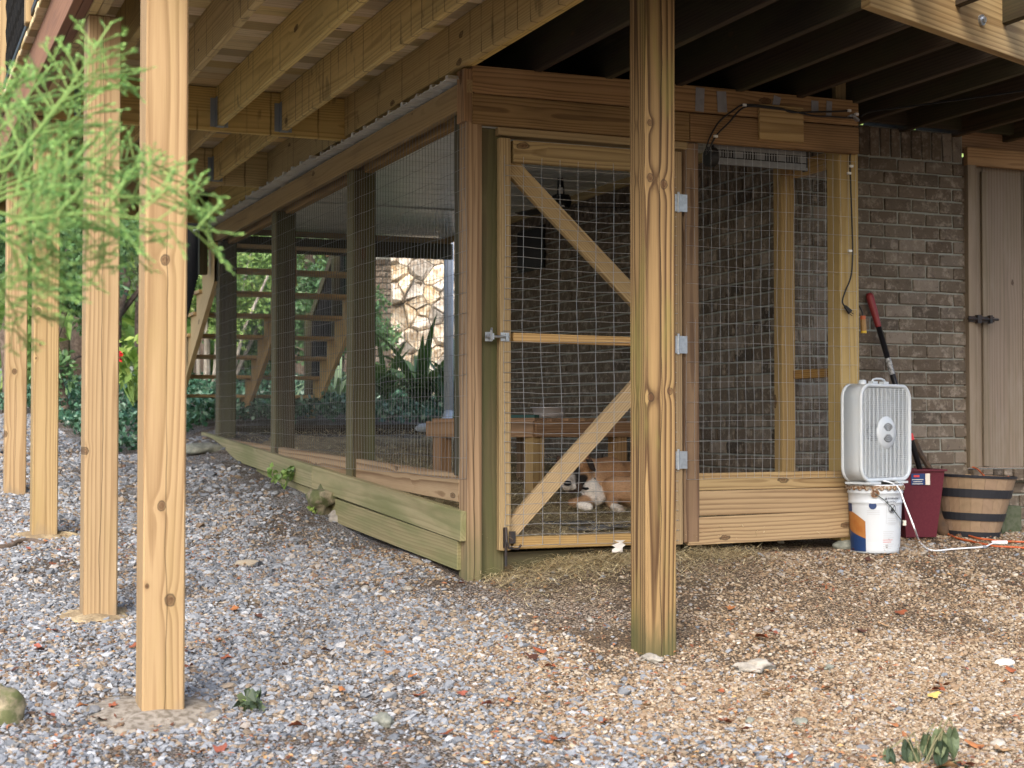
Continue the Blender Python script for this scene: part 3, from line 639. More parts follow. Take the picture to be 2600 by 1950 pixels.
# gate
def gate():
    g = thing('tmp', 'x', 'x', W(.09, -.05, -.6), AL); del g['label']; del g['category']; g.name = 'gate'
    Mw = WORLD['tmp'] if 'tmp' in WORLD else None; WORLD[g.name] = Mw
    g.parent = ken; g.matrix_basis = WORLD[ken.name].inverted() @ Mw
    v = -.03; th = .04
    board('threshold', W(.14, .05, -.665), W(1.14, .05, -.655), .09, .06, M['darkpost'], ken)
    H0, H1 = -.605, 1.432
    for u in (.122, 1.086): board('stile', W(u, v, H0), W(u, v, H1), .06, th, M['door'], g, up=A)
    board('rail', W(.166, v, H1 - .062), W(1.048, v, H1 - .062), .11, th, M['door'], g)
    board('rail', W(.166, v, .445), W(1.048, v, .437), .045, th, M['door'], g)
    board('rail', W(.166, v, H0 + .035), W(1.048, v, H0 + .035), .06, th, M['door'], g)
    p = pv(1287, 400, v + .045); q = pv(1640, 775, v + .045)
    board('brace', W(.14, v + .043, 1.335), W(1.05, v + .043, .50), .089, .038, M['door'], g, up=Z)
    board('brace', W(.15, v + .043, -.53), W(1.07, v + .043, .40), .089, .038, M['door'], g, up=Z)
    wire_panel('wire_mesh', W(.115, v - .026, H0 + .02), A, Z, .965, 1.93, .1016 * .985, .0508, g, r=.0013, amp=.014, seed=4, kink=.006)
    for y in (515, 875, 1168):
        pp = pv(1722, y, v - .03); b = MB(); Mx = frame(pp, A)
        b.box(-.028, .0, 0, .05, .003, .09, Mx); b.box(.028, .0, 0, .05, .003, .09, Mx)
        b.tube([Mx @ Vector((0, -.003 * 1, -.05)), Mx @ Vector((0, -.003, .056))], .007, 8)
        for sx in (-.04, -.02, .02, .04):
            for sz in (-.03, 0, .03): b.tube([Mx @ Vector((sx, -.0 - .0015, sz)), Mx @ Vector((sx, .0035, sz))], .0035, 6)
        # screw heads sit towards the viewer
        o = b.build('hinge', M['galv'], g)
    pp = pv(1270, 855, v - .032); b = MB(); Mx = frame(pp, A)
    b.box(.025, 0, 0, .045, .003, .042, Mx); b.box(-.058, .01, 0, .035, .003, .045, Mx)
    b.tube([Mx @ Vector((-.075, -.01, 0)), Mx @ Vector((.045, -.01, 0))], .006, 8)
    b.tube([Mx @ Vector((-.05, -.012, -.022)), Mx @ Vector((-.055, -.02, .03)), Mx @ Vector((-.05, -.012, .04))], .006, 8)
    b.box(-.045, -.008, 0, .012, .02, .03, Mx); b.box(.03, -.008, 0, .012, .02, .03, Mx)
    b.build('latch', M['galv'], g)
    pp = pv(1296, 1375, v - .032); b = MB(); Mx = frame(pp, A)
    b.box(.01, 0, .02, .035, .004, .06, Mx); b.box(-.028, 0, .02, .02, .006, .10, Mx)
    b.tube([Mx @ Vector((-.028, -.01, .07)), Mx @ Vector((-.028, -.01, -.12))], .007, 8)
    b.tube([Mx @ Vector((-.028, -.01, .07)), Mx @ Vector((-.032, -.03, .0)), Mx @ Vector((-.02, -.034, -.03)), Mx @ Vector((.03, -.03, -.035)), Mx @ Vector((.045, -.025, -.015))], .006, 8)
    b.build('drop_bolt', M['iron'], g)
gate()

# ------------------------------------------------------------------ things in and on the kennel
def heater():
    p0, p1 = pv(1812, 372, .03), pv(2046, 381, .03); L = (p1 - p0).length; hh = .105
    t = thing('strip_heater', 'grey slotted strip heater hanging under the kennel header behind the wire', 'heater', (p0 + p1) / 2 - Z * hh, AL)
    Mx = frame((p0 + p1) / 2 - Z * hh / 2, A)
    b = MB(); b.box(0, .03, .01, L, .006, hh - .02, Mx)
    # slotted face: strips around the slots
    groups = []; x = -L / 2 + .045
    for gidx in range(4): groups.append((x, 5)); x += .135
    xs = -L / 2; face_y = -.002
    b.box(0, face_y, hh / 2 - .012, L, .003, .024, Mx); b.box(0, face_y, -hh / 2 + .026, L, .003, .022, Mx)
    cur = -L / 2
    for gx, n in groups:
        b.box((cur + gx) / 2, face_y, .008, gx - cur, .003, hh - .070, Mx)
        for i in range(n): b.box(gx + .012 + i * .0165, face_y, .008, .007, .003, hh - .070, Mx)
        cur = gx + n * .0165 + .002
    b.box((cur + L / 2) / 2, face_y, .008, L / 2 - cur, .003, hh - .070, Mx)
    b.box(0, -.008, -hh / 2 + .008, L + .004, .016, .014, Mx); b.box(0, .014, hh / 2, L, .032, .003, Mx)
    b.build('housing', M['heater'], t)
    b = MB(); b.box(0, .02, .0, L - .01, .004, hh - .03, Mx); b.build('inner_tray', M['black'], t)
    b = MB(); b.lathe([(0, -.02), (.052, -.02), (.052, .022), (.045, .03), (0, .03)], 20, frame((p0 + p1) / 2 - A * (L / 2 + .018) - Z * .068, A) @ Matrix.Rotation(math.pi / 2, 4, 'Y') , 0)
    b.box(L / 2 + .004, .015, .0, .008, .04, hh, Mx); b.build('end_cap', M['black'], t)
heater()
def cord(name, label, pts, r, mat, cat='cord', sub=6, parent=None, **kw):
    P = [Vector(p) for p in pts]; out = []
    for i in range(len(P) - 1):
        p0, p1, p2, p3 = P[max(i - 1, 0)], P[i], P[i + 1], P[min(i + 2, len(P) - 1)]
        for k in range(sub):
            t = k / sub; out.append(.5 * ((2 * p1) + (p2 - p0) * t + (2 * p0 - 5 * p1 + 4 * p2 - p3) * t * t + (3 * p1 - p0 - 3 * p2 + p3) * t ** 3))
    out.append(P[-1]); b = MB(); b.tube(out, r, 8)
    if parent: return b.build(name, M[mat], parent, smooth=True, **kw)
    return b.build(name, M[mat], None, smooth=True, label=label, category=cat, **kw)
vv = -.085
cord('power_cord', 'black power cord looped along the kennel header from the strip heater', [pv(x, y, vv) for x, y in [(1792, 392), (1796, 365), (1812, 330), (1830, 305), (1862, 280), (1888, 266), (1930, 268), (1985, 276), (2010, 285), (2075, 284), (2120, 283), (2160, 281)]], .005, 'blackrub')
cord('power_cord', 'lower of the two black cords stapled along the kennel header', [pv(x, y, vv) for x, y in [(1796, 388), (1818, 345), (1850, 312), (1890, 272), (1950, 274), (2010, 282), (2060, 293), (2110, 296), (2165, 300)]], .005, 'blackrub')
c1 = thing('extension_cord', 'black cord hanging down the yellow corner stud with a three pin plug at its end', 'cord', pv(2165, 300, -.06), 0)
cord('cable', '', [pv(x, y, -.03) for x, y in [(2165, 300), (2166, 340), (2158, 400), (2160, 470), (2163, 560), (2165, 640), (2161, 700), (2146, 740), (2139, 765), (2145, 778)]], .0045, 'blackrub', parent=c1)
b = MB(); b.tube([pv(2145, 777, -.03), pv(2158, 792, -.03)], .013, 8, rr=[.009, .016]); b.tube([pv(2158, 792, -.03), pv(2167, 797, -.03)], .0022, 4); b.tube([pv(2157, 796, -.04), pv(2164, 802, -.04)], .0022, 4); b.build('plug', M['black'], c1)
c2 = thing('extension_cord', 'black cord running down behind the stud to an orange and yellow socket end', 'cord', pv(2172, 300, .0), 0)
cord('cable', '', [pv(x, y, .05) for x, y in [(2172, 300), (2175, 350), (2168, 430), (2170, 520), (2174, 620), (2174, 720), (2173, 772), (2182, 778), (2189, 792), (2191, 806)]], .0045, 'blackrub', parent=c2)
b = MB(); b.tube([pv(2191, 802, .05), pv(2191, 812, .05)], .015, 10); b.build('collar', M['orange'], c2)
b = MB(); b.tube([pv(2191, 811, .05), pv(2193, 840, .05)], .017, 10, rr=[.016, .0175]); b.build('socket', simple('worn brown plug', (.26, .15, .05), .5), c2)
b = MB(); b.tube([pv(2193, 838, .05), pv(2193, 846, .05)], .0165, 10); b.build('socket_face', M['yellowp'], c2)
cord('power_cord', 'black cord drooping along an old deck joist towards the brick wall', [pv(2185, 296, .02), pv(2215, 283, .0), W(2.5, -.2, 1.76), W(2.7, -.75, 1.74), W(2.75, -.95, 1.745), W(3.2, -1.5, 1.80)], .005, 'blackrub')
for (x, y, v) in [(1890, 267, vv), (1817, 346, vv), (2156, 281, vv), (2161, 422, -.03), (2156, 440, -.03), (2158, 637, -.03), (2175, 290, vv)]:
    p = pv(x, y, v - .004); b = MB(); b.box(0, 0, 0, .02, .014, .012, frame(p, A)); b.build('cord_clip', M['hook'], ken)
b = MB(); p = pv(2170, 300, -.06); b.box(0, 0, 0, .05, .03, .012, frame(p, A) @ Matrix.Rotation(.6, 4, 'Y')); b.box(-.015, 0, .02, .04, .02, .01, frame(p, A) @ Matrix.Rotation(-.4, 4, 'Y')); b.build('conduit_strap', M['galv'], ken)
# wall vent and black camera arm inside
vt = thing('wall_vent', 'black slatted vent set in the brick wall inside the kennel', 'vent', W(HC - .02, 4.1, 1.42), AL)
b = MB(); b.box(0, 0, 0, .5, .02, .34, frame(W(HC - .02, 4.12, 1.42), -B)); b.build('frame', M['black'], vt)
for i in range(8):
    b = MB(); b.box(0, 0, 0, .035, .012, .30, frame(W(HC - .038, 3.92 + i * .058, 1.42), -B) @ Matrix.Rotation(.5, 4, 'Z')); b.build('slat', M['black'], vt)
hg = thing('hanging_fan', 'dark bracketed fan hanging from the kennel roof above the table', 'fan', W(1.15, 2.6, 1.72), AL)
def zz(x, y): return pv(x, y, 2.6)
b = MB(); b.tube([zz(1422, 432), zz(1424, 505)], .02, 8, rr=[.018, .03]); b.tube([zz(1420, 430), zz(1600, 438)], .016, 8); b.build('bracket', M['black'], hg)
b = MB(); b.lathe([(0, -.05), (.06, -.045), (.075, 0), (.06, .045), (0, .05)], 16, Matrix.Translation(zz(1425, 512))); b.build('motor', M['black'], hg)
for a in (.15, 2.2, 4.3):
    b = MB(); Mx = Matrix.Translation(zz(1430, 524)) @ Matrix.Rotation(a, 4, 'Z'); b.box(.27, 0, 0, .46, .10, .008, Mx @ Matrix.Rotation(.15, 4, 'X')); b.build('blade', M['black'], hg)
b = MB(); b.box(0, 0, 0, .03, .004, .05, frame(zz(1418, 487) - B * .04, A)); b.box(0, 0, -.07, .022, .004, .04, frame(zz(1420, 495) - B * .06, A)); b.build('label_sticker', M['hook'], hg)
# table with bowl
TZ = 9.35; tc = pz(1357, 1064, TZ); th_ = tc.z
da = Vector((-.80, .60, 0)); db_ = Vector((.80, .60, 0))
LA, LB = .86, .80
tab = thing('work_table', 'low weathered timber table with a steel bowl on it behind the kennel gate', 'table', (tc + da * LA / 2 + db_ * LB / 2) - Z * .46, math.atan2(db_.y, db_.x))
fz = CH + floorh(1.9)
for d, L, o in ((da, LA, Vector()), (db_, LB, Vector()), (da, LA, db_ * LB), (db_, LB, da * LA)):
    nn = Vector((0, 0, 0)); board('apron', tc + o + d * .0 - Z * .062, tc + o + d * L - Z * .062, .10, .038, M['table'], tab)
for i in range(6):
    q = tc + db_ * (LB * (i + .5) / 6); board('top_plank', q - Z * .004 + da * .02, q + da * (LA - .02) - Z * .004, LB / 6 - .006, .022, M['table'], tab, up=db_)
for a, c in ((.05, .05), (.05, LB - .07), (LA - .07, .05), (LA - .07, LB - .07)):
    q = tc + da * a + db_ * c; board('leg', Vector((q.x, q.y, fz - .06)), Vector((q.x, q.y, th_ - .11)), .089, .089, M['door' if a < .1 and c < .1 else 'table'], tab, up=db_)
b = MB(); q = tc + da * .14 + db_ * .10; b.box(0, 0, 0, .34, .05, .022, frame(tc + da * .22 + db_ * .07 + Z * .016, da)); b.build('food_mat', simple('dark green rubber mat', (.02, .07, .06), .6), None, M=Matrix.Identity(4), label='dark green mat folded on the near left edge of the kennel table', category='mat')
bp = tc + db_ * .28 + da * .16 + Z * .012
b = MB(); b.lathe([(0, 0), (.088, 0), (.094, .01), (.106, .058), (.118, .060), (.118, .064), (.100, .064), (.086, .012), (0, .008)], 32)
b.build('steel_bowl', M['steel'], None, M=Matrix.Translation(bp), smooth=True, label='shiny stainless steel dog bowl standing on the kennel table', category='bowl')

# ------------------------------------------------------------------ dog
def rv0():
    return Vector((random.gauss(0, 1), random.gauss(0, 1), random.gauss(0, 1))).normalized()
def dog():
    DZ = 9.0
    def q(x, y, d=0): return pz(x, y, DZ + d)
    K = DZ / F; tan = (.34, .185, .09); tan2 = (.42, .25, .135); whi = (.74, .68, .60); blk = (.02, .017, .015); drk = (.075, .045, .03); gry = (.30, .23, .17); roan = (.52, .45, .38)
    prim = [  # (p, q, r0, r1, colour) in pixels
        (q(1530, 1222, .16), q(1690, 1228, .42), 55, 52, tan),          # trunk
        (q(1508, 1208, .08), q(1545, 1212, .16), 44, 54, tan),          # shoulders, scruff
        (q(1490, 1190, .02), q(1510, 1222, .06), 30, 42, tan2),         # neck
        (q(1496, 1238, -.06), q(1512, 1262, -.03), 26, 24, whi),        # white chest
        (q(1480, 1232, -.09), q(1502, 1262, -.07), 13, 17, whi),
        (q(1545, 1262, .02), q(1600, 1266, .08), 24, 26, gry),          # belly, elbow
        (q(1560, 1240, -.03), q(1620, 1250, .0), 32, 40, tan2),         # folded foreleg upper
        (q(1458, 1178, -.11), q(1476, 1184, -.07), 33, 31, tan),        # skull
        (q(1480, 1196, -.10), q(1484, 1206, -.08), 20, 20, tan2),       # cheek
        (q(1455, 1200, -.20), q(1444, 1224, -.285), 19, 15, blk),       # dark muzzle bridge
        (q(1446, 1212, -.27), q(1440, 1233, -.315), 12, 13.5, roan),
        (q(1450, 1212, -.28), q(1453, 1235, -.295), 7, 10, whi),        # white side of muzzle
        (q(1432, 1230, -.30), q(1435, 1236, -.30), 8, 8, whi),
        (q(1448, 1240, -.26), q(1466, 1236, -.18), 10, 14, drk),        # lower jaw
        (q(1478, 1214, -.13), q(1470, 1228, -.17), 13, 12, blk),        # jowl
        (q(1428, 1170, -.06), q(1418, 1162, -.04), 10, 6, drk),         # far ear base
        (q(1420, 1164, -.05), q(1413, 1176, -.07), 6, 4, drk),
        (q(1494, 1168, -.10), q(1500, 1180, -.12), 9, 9, drk),          # near ear
        (q(1500, 1178, -.13), q(1511, 1196, -.12), 8, 4, blk),
        (q(1505, 1266, -.05), q(1462, 1276, -.16), 15, 12, tan2),       # front leg left
        (q(1462, 1278, -.16), q(1452, 1276, -.14), 12, 11, tan),
        (q(1474, 1284, -.24), q(1495, 1286, -.27), 11, 10, whi),        # white paw
        (q(1554, 1272, -.08), q(1556, 1285, -.16), 14, 11, tan2),       # right wrist
        (q(1560, 1288, -.20), q(1574, 1292, -.26), 10.5, 10, whi),      # right paw
    ]
    for (x, y) in ((1499, 1281), (1502, 1286), (1501, 1291), (1494, 1294)): prim.append((q(x - 8, y, -.27), q(x, y + 1, -.29), 4.6, 4.0, whi))
    for (x, y) in ((1579, 1287), (1583, 1291), (1583, 1296), (1576, 1299)): prim.append((q(x - 8, y, -.26), q(x, y + 1, -.28), 4.6, 3.8, gry))
    b = MB()
    for (p, r, r0, r1, c) in prim:
        d = r - p; L = d.length; Mx = frame(p, d if L > 1e-4 else Vector((1, 0, 0)))
        prof = []
        for i in range(7): a = math.pi / 2 * i / 6; prof.append((r0 * K * math.sin(a), -r0 * K * math.cos(a)))
        for i in range(7): a = math.pi / 2 * (1 - i / 6); prof.append((r1 * K * math.sin(a), L + r1 * K * math.cos(a)))
        b.lathe([(max(x, 1e-5), z) for x, z in prof], 14, Mx @ Matrix.Rotation(math.pi / 2, 4, 'Y'))
    me = b.mesh('body', M['black']); tmp = bpy.data.objects.new('tmpdog', me); COL.objects.link(tmp)
    rm = tmp.modifiers.new('r', 'REMESH'); rm.mode = 'VOXEL'; rm.voxel_size = .0075
    sm = tmp.modifiers.new('s', 'SMOOTH'); sm.factor = .6; sm.iterations = 4
    dg = bpy.context.evaluated_depsgraph_get(); ev = tmp.evaluated_get(dg); me2 = bpy.data.meshes.new_from_object(ev)
    bpy.data.objects.remove(tmp)
    n = len(me2.vertices); co = np.zeros(n * 3); me2.vertices.foreach_get('co', co); co = co.reshape(-1, 3)
    ca = np.zeros((n, 4)); ca[:, 3] = 1; wsum = np.zeros(n)
    for (p, r, r0, r1, c) in prim:
        p_ = np.array(p); d = np.array(r) - p_; L2 = max((d @ d), 1e-9); t = np.clip(((co - p_) @ d) / L2, 0, 1)
        dist = np.linalg.norm(co - (p_ + t[:, None] * d), axis=1) - (r0 + (r1 - r0) * t) * K
        wgt = np.exp(-np.clip(dist, -.02, 1) / .004); ca[:, :3] += wgt[:, None] * np.array(c); wsum += wgt
    ca[:, :3] /= wsum[:, None]
    me2.materials.clear(); at = me2.color_attributes.new('coat', 'FLOAT_COLOR', 'POINT'); at.data.foreach_set('color', ca.flatten())
    me2.polygons.foreach_set('use_smooth', [True] * len(me2.polygons))
    t = NT('dog coat', .8, .2); c = t.n('Attribute', {}, 0, attribute_name='coat'); o = t.pos()
    f = t.noise(t.vm('MULTIPLY', o, (60, 160, 160)), 1, 3); c2 = t.n('HueSaturation', {'Value': t.m('MULTIPLY_ADD', f, .9, .6), 'Color': c}); t.col(c2)
    t.bump(t.noise(t.vm('MULTIPLY', o, (90, 200, 200)), 1, 2), .6, .003); me2.materials.append(t.mat)
    fb = MB(); fc = []; vn = np.zeros(n * 3); me2.vertices.foreach_get('normal', vn); vn = vn.reshape(-1, 3)
    for _ in range(15000):
        i = random.randrange(n); p = Vector(co[i]); nr = Vector(vn[i]); c = ca[i, :3]
        if c[0] < .05: continue
        lie = (Vector((.9, .25, -.35)) - nr * Vector((.9, .25, -.35)).dot(nr)); d = (lie + nr * .35 + rv0() * .35).normalized(); sd = d.cross(nr)
        if sd.length < .05: continue
        sd.normalize(); L = random.uniform(.008, .016); fb.add([p - sd * .0008, p + sd * .0008, p + d * L], [(0, 1, 2)]); k = random.uniform(.65, 1.3); fc += [(c[0] * k, c[1] * k, c[2] * k, 1)] * 3
    fm = fb.mesh('fur', t.mat); fa = fm.color_attributes.new('coat', 'FLOAT_COLOR', 'POINT'); fa.data.foreach_set('color', np.array(fc).flatten())
    D = thing('dog', 'tan dog with white chest and black nose lying in straw behind the gate', 'dog', q(1530, 1290), 0)
    link('body', me2, Matrix.Identity(4), D); link('fur', fm, Matrix.Identity(4), D, kind='stuff')
    b = MB(); b.lathe([(.0001, -.016), (.018, -.012), (.025, .0), (.018, .012), (.0001, .015)], 16, Matrix.Translation(q(1441, 1227, -.385)), 0, 1, .9); b.build('nose', simple('wet black nose', (.012, .012, .014), .3), D, smooth=True)
    b = MB(); b.lathe([(.0001, -.009), (.008, -.005), (.009, 0), (.008, .005), (.0001, .009)], 10, Matrix.Translation(q(1461, 1194, -.235))); b.build('eye', simple('dark brown eye', (.02, .01, .006), .1), D, smooth=True)
    b = MB(); cc = q(1492, 1208, -.02)
    ring = []
    for i in range(25):
        a = 2 * math.pi * i / 24; ring.append(q(1484 + 0 * a, 1208, -.01) + Vector((math.cos(a) * .052 + math.sin(a) * .03, math.sin(a) * .075 - .05, -math.cos(a) * .04 + math.sin(a) * .06)))
    b.tube(ring, .008, 6); b.build('collar', M['black'], D)
    # long low ears as flaps
    b = MB(); e0, e1, e2, e3 = q(1488, 1166, -.15), q(1502, 1166, -.11), q(1512, 1198, -.15), q(1499, 1190, -.19)
    for s in (0, .006): b.add([e0 + B * s, e1 + B * s, e2 + B * s, e3 + B * s], [(0, 1, 2, 3)])
    b.build('ear', simple('dark ear', (.045, .03, .022), .8), D)
dog()

# ------------------------------------------------------------------ fan, bucket, bin, tool, barrel
BK = Vector((1.965, 8.22, gw(1.965, 8.15)))
BKTOP = CH + (1085 - 1228) / F * 8.22
bh = BKTOP - BK.z
def bucket():
    t = thing('paint_bucket', 'dented white paint bucket with a blue and orange label holding up the fan', 'bucket', BK, 0)
    R0, R1 = .128, .145
    def rad(z): return R0 + (R1 - R0) * z / bh
    prof = [(.0001, .004), (R0 - .006, .002), (R0, .008)]
    for k in range(1, 12): prof.append((rad(bh * k / 16), bh * k / 16))
    z = bh * .72; prof += [(rad(z), z), (rad(z) + .004, z + .004), (rad(z) + .004, z + .010), (rad(z) + .001, z + .014)]
    z = bh * .86; prof += [(rad(z), z), (rad(z) + .006, z + .004), (rad(z) + .006, z + .012), (rad(z) + .002, z + .018), (rad(bh), bh - .012), (rad(bh) + .006, bh - .006), (rad(bh) + .006, bh), (rad(bh) - .004, bh), (rad(bh) - .008, bh - .02)]
    m = NT('white painted pail', .38, .5); o = m.obj(); n = m.noise(o, 11, 5, .7)
    zc = m.n('SeparateXYZ', {0: o}, 2)
    c = m.mix(m.m('MULTIPLY', m.smooth(n, .6, .66), m.m('SUBTRACT', 1, m.smooth(zc, .0, .12))), (.52, .56, .60), (.12, .07, .04))
    c = m.mix(m.m('MULTIPLY', m.smooth(m.noise(o, 30, 5, .7), .62, .68), m.smooth(zc, bh - .06, bh - .02)), c, (.25, .12, .05)); m.col(c)
    b = MB(); b.lathe(prof, 40); b.build('pail', m.mat, t, M=Matrix.Translation(BK), smooth=True)
    b = MB()   # scalloped rusty lid ring
    b.lathe([(rad(bh) - .03, bh - .006), (rad(bh) + .009, bh - .006), (rad(bh) + .010, bh - .020), (rad(bh) + .006, bh - .024)], 40)
    for k in range(24):
        a = 2 * math.pi * k / 24; Mx = Matrix.Rotation(a, 4, 'Z') @ Matrix.Translation((rad(bh) + .008, 0, bh - .020)) @ Matrix.Rotation(math.pi / 2, 4, 'Y')
        b.lathe([(.0001, .004), (.011, .003), (.013, 0)], 10, Mx)
    b.build('lid', M['rustpaint'], t, M=Matrix.Translation(BK))
    fw = Vector((0, 0, 0)) - Vector((BK.x, BK.y, 0)); a0 = math.atan2(fw.y, fw.x)      # towards the viewer
    def patch(name, a1, a2, z0, z1, mat, dr=.0012, n=10, top=None):
        b = MB(); vs = []
        for i in range(n + 1):
            a = a0 + math.radians(a1 + (a2 - a1) * i / n); zt = z1 if top is None else top(i / n)
            for z in (z0, zt): vs.append(((rad(z) + dr) * math.cos(a), (rad(z) + dr) * math.sin(a), z))
        b.add(vs, [(2 * i, 2 * i + 2, 2 * i + 3, 2 * i + 1) for i in range(n)])
        return b.build(name, mat, t, M=Matrix.Translation(BK))
    # angles grow to the right as seen from the front
    deck_or = simple('orange wood print', (.34, .14, .035), .5, .4, 0, .8, 25, (.30, .10, .02))
    patch('label_wood_print', -88, -22, bh * .22, bh * .60, deck_or, top=lambda f: bh * (.62 - .16 * f + .05 * math.sin(f * 3)))
    patch('label_blue_band', -88, -22, .012, bh * .24, M['blue'], .0018, top=lambda f: bh * (.36 - .14 * f))
    patch('label_corner', -88, -60, bh * .60, bh * .72, M['blue'], .0018)
    g = simple('grey print', (.44, .46, .48), .5); dk = simple('dark print', (.05, .05, .06), .5)
    patch('barcode_panel', -18, 9, bh * .18, bh * .56, simple('pale grey print', (.52, .55, .58), .5), .0014)
    for i in range(3): patch('print_line', -18, 10, bh * (.62 - i * .025), bh * (.628 - i * .025), g, .0014)
    for i in range(9): patch('print_line', 17, 46 - (i % 3) * 4, bh * (.32 - i * .03), bh * (.328 - i * .03), g if i not in (4, 5) else simple('red print', (.5, .12, .1), .5), .0014)
    for i in range(4): patch('print_line', 28, 50, bh * (.51 - i * .03), bh * (.516 - i * .03), g, .0014)
    for (aa, z0, z1) in ((24, .45, .84), (54, .45, .84)): patch('frame_line', aa, aa + 1, bh * z0, bh * z1, g, .0014, 2)
    patch('frame_line', 24, 55, bh * .44, bh * .445, g, .0014); patch('frame_line', 24, 55, bh * .84, bh * .845, g, .0014); patch('frame_line', 24, 55, bh * .73, bh * .735, g, .0014)
    def disc(name, ang, z, r, mat, ring=False, dr=.002):
        b = MB(); a = a0 + math.radians(ang); Mx = Matrix.Rotation(a, 4, 'Z') @ Matrix.Translation((rad(z) + dr, 0, z)) @ Matrix.Rotation(math.pi / 2, 4, 'Y')
        if ring: b.lathe([(r - .003, .001), (r, .001)], 20, Mx)
        else: b.lathe([(.0001, .001), (r, .0008)], 20, Mx)
        b.build(name, mat, t, M=Matrix.Translation(BK))
    disc('round_seal', -5, bh * .70, .020, M['blue']); disc('no_hand_sign', 38, bh * .655, .024, dk, True, .0035)
    b = MB(); a = a0 + math.radians(38); Mx = Matrix.Rotation(a, 4, 'Z') @ Matrix.Translation((rad(bh * .65) + .004, 0, bh * .655)) @ Matrix.Rotation(math.pi / 2, 4, 'Y')
    b.box(0, 0, .0015, .003, .045, .0006, Mx @ Matrix.Rotation(.8, 4, 'Z')); b.box(.006, 0, .0015, .020, .016, .0006, Mx); b.build('no_hand_sign', dk, t, M=Matrix.Translation(BK))
    for (txt, ang, z) in (('▲WARNING', 38, .80), ('▲AVISO', 36, .755)):
        cu = bpy.data.curves.new('lettering', 'FONT'); cu.body = txt; cu.size = .017; cu.align_x = 'CENTER'; cu.align_y = 'CENTER'; cu.extrude = .0002; cu.materials.append(dk)
        a = a0 + math.radians(ang); Mx = Matrix.Translation(BK) @ Matrix.Rotation(a, 4, 'Z') @ Matrix.Translation((rad(bh * z) + .0035, 0, bh * z)) @ Matrix.Rotation(math.pi / 2, 4, 'Z') @ Matrix.Rotation(math.pi / 2, 4, 'X')
        ot = bpy.data.objects.new('t', cu); COL.objects.link(ot); me = bpy.data.meshes.new_from_object(ot.evaluated_get(bpy.context.evaluated_depsgraph_get())); bpy.data.objects.remove(ot); me.materials.clear(); me.materials.append(dk)
        link('lettering', me, Mx, t)
    disc('handle_boss', 0, bh * .875, .024, M['rustpaint'], dr=.008)
    for r in (.016, .011): disc('handle_boss', 0, bh * .875, r, simple('rust groove', (.09, .03, .01), .7), True, .0095)
    aa = [0, 18, 36, 50, 62, 76]; zz_ = [.875, .78, .66, .55, .49, .44]
    b = MB(); b.tube([BK + Vector(((rad(bh * z) + .016) * math.cos(a0 + math.radians(a)), (rad(bh * z) + .016) * math.sin(a0 + math.radians(a)), bh * z)) for a, z in zip(aa, zz_)], .0028, 6); b.build('handle', simple('dull wire handle', (.10, .12, .10), .5, .5, .5), t)
    a = a0 + math.radians(76); p = BK + Vector(((R1 + .012) * math.cos(a), (R1 + .012) * math.sin(a), bh * .44)); b = MB(); b.tube([p - Z * .013, p + Z * .013], .010, 8); b.build('handle_grip', M['cream'], t)
bucket()
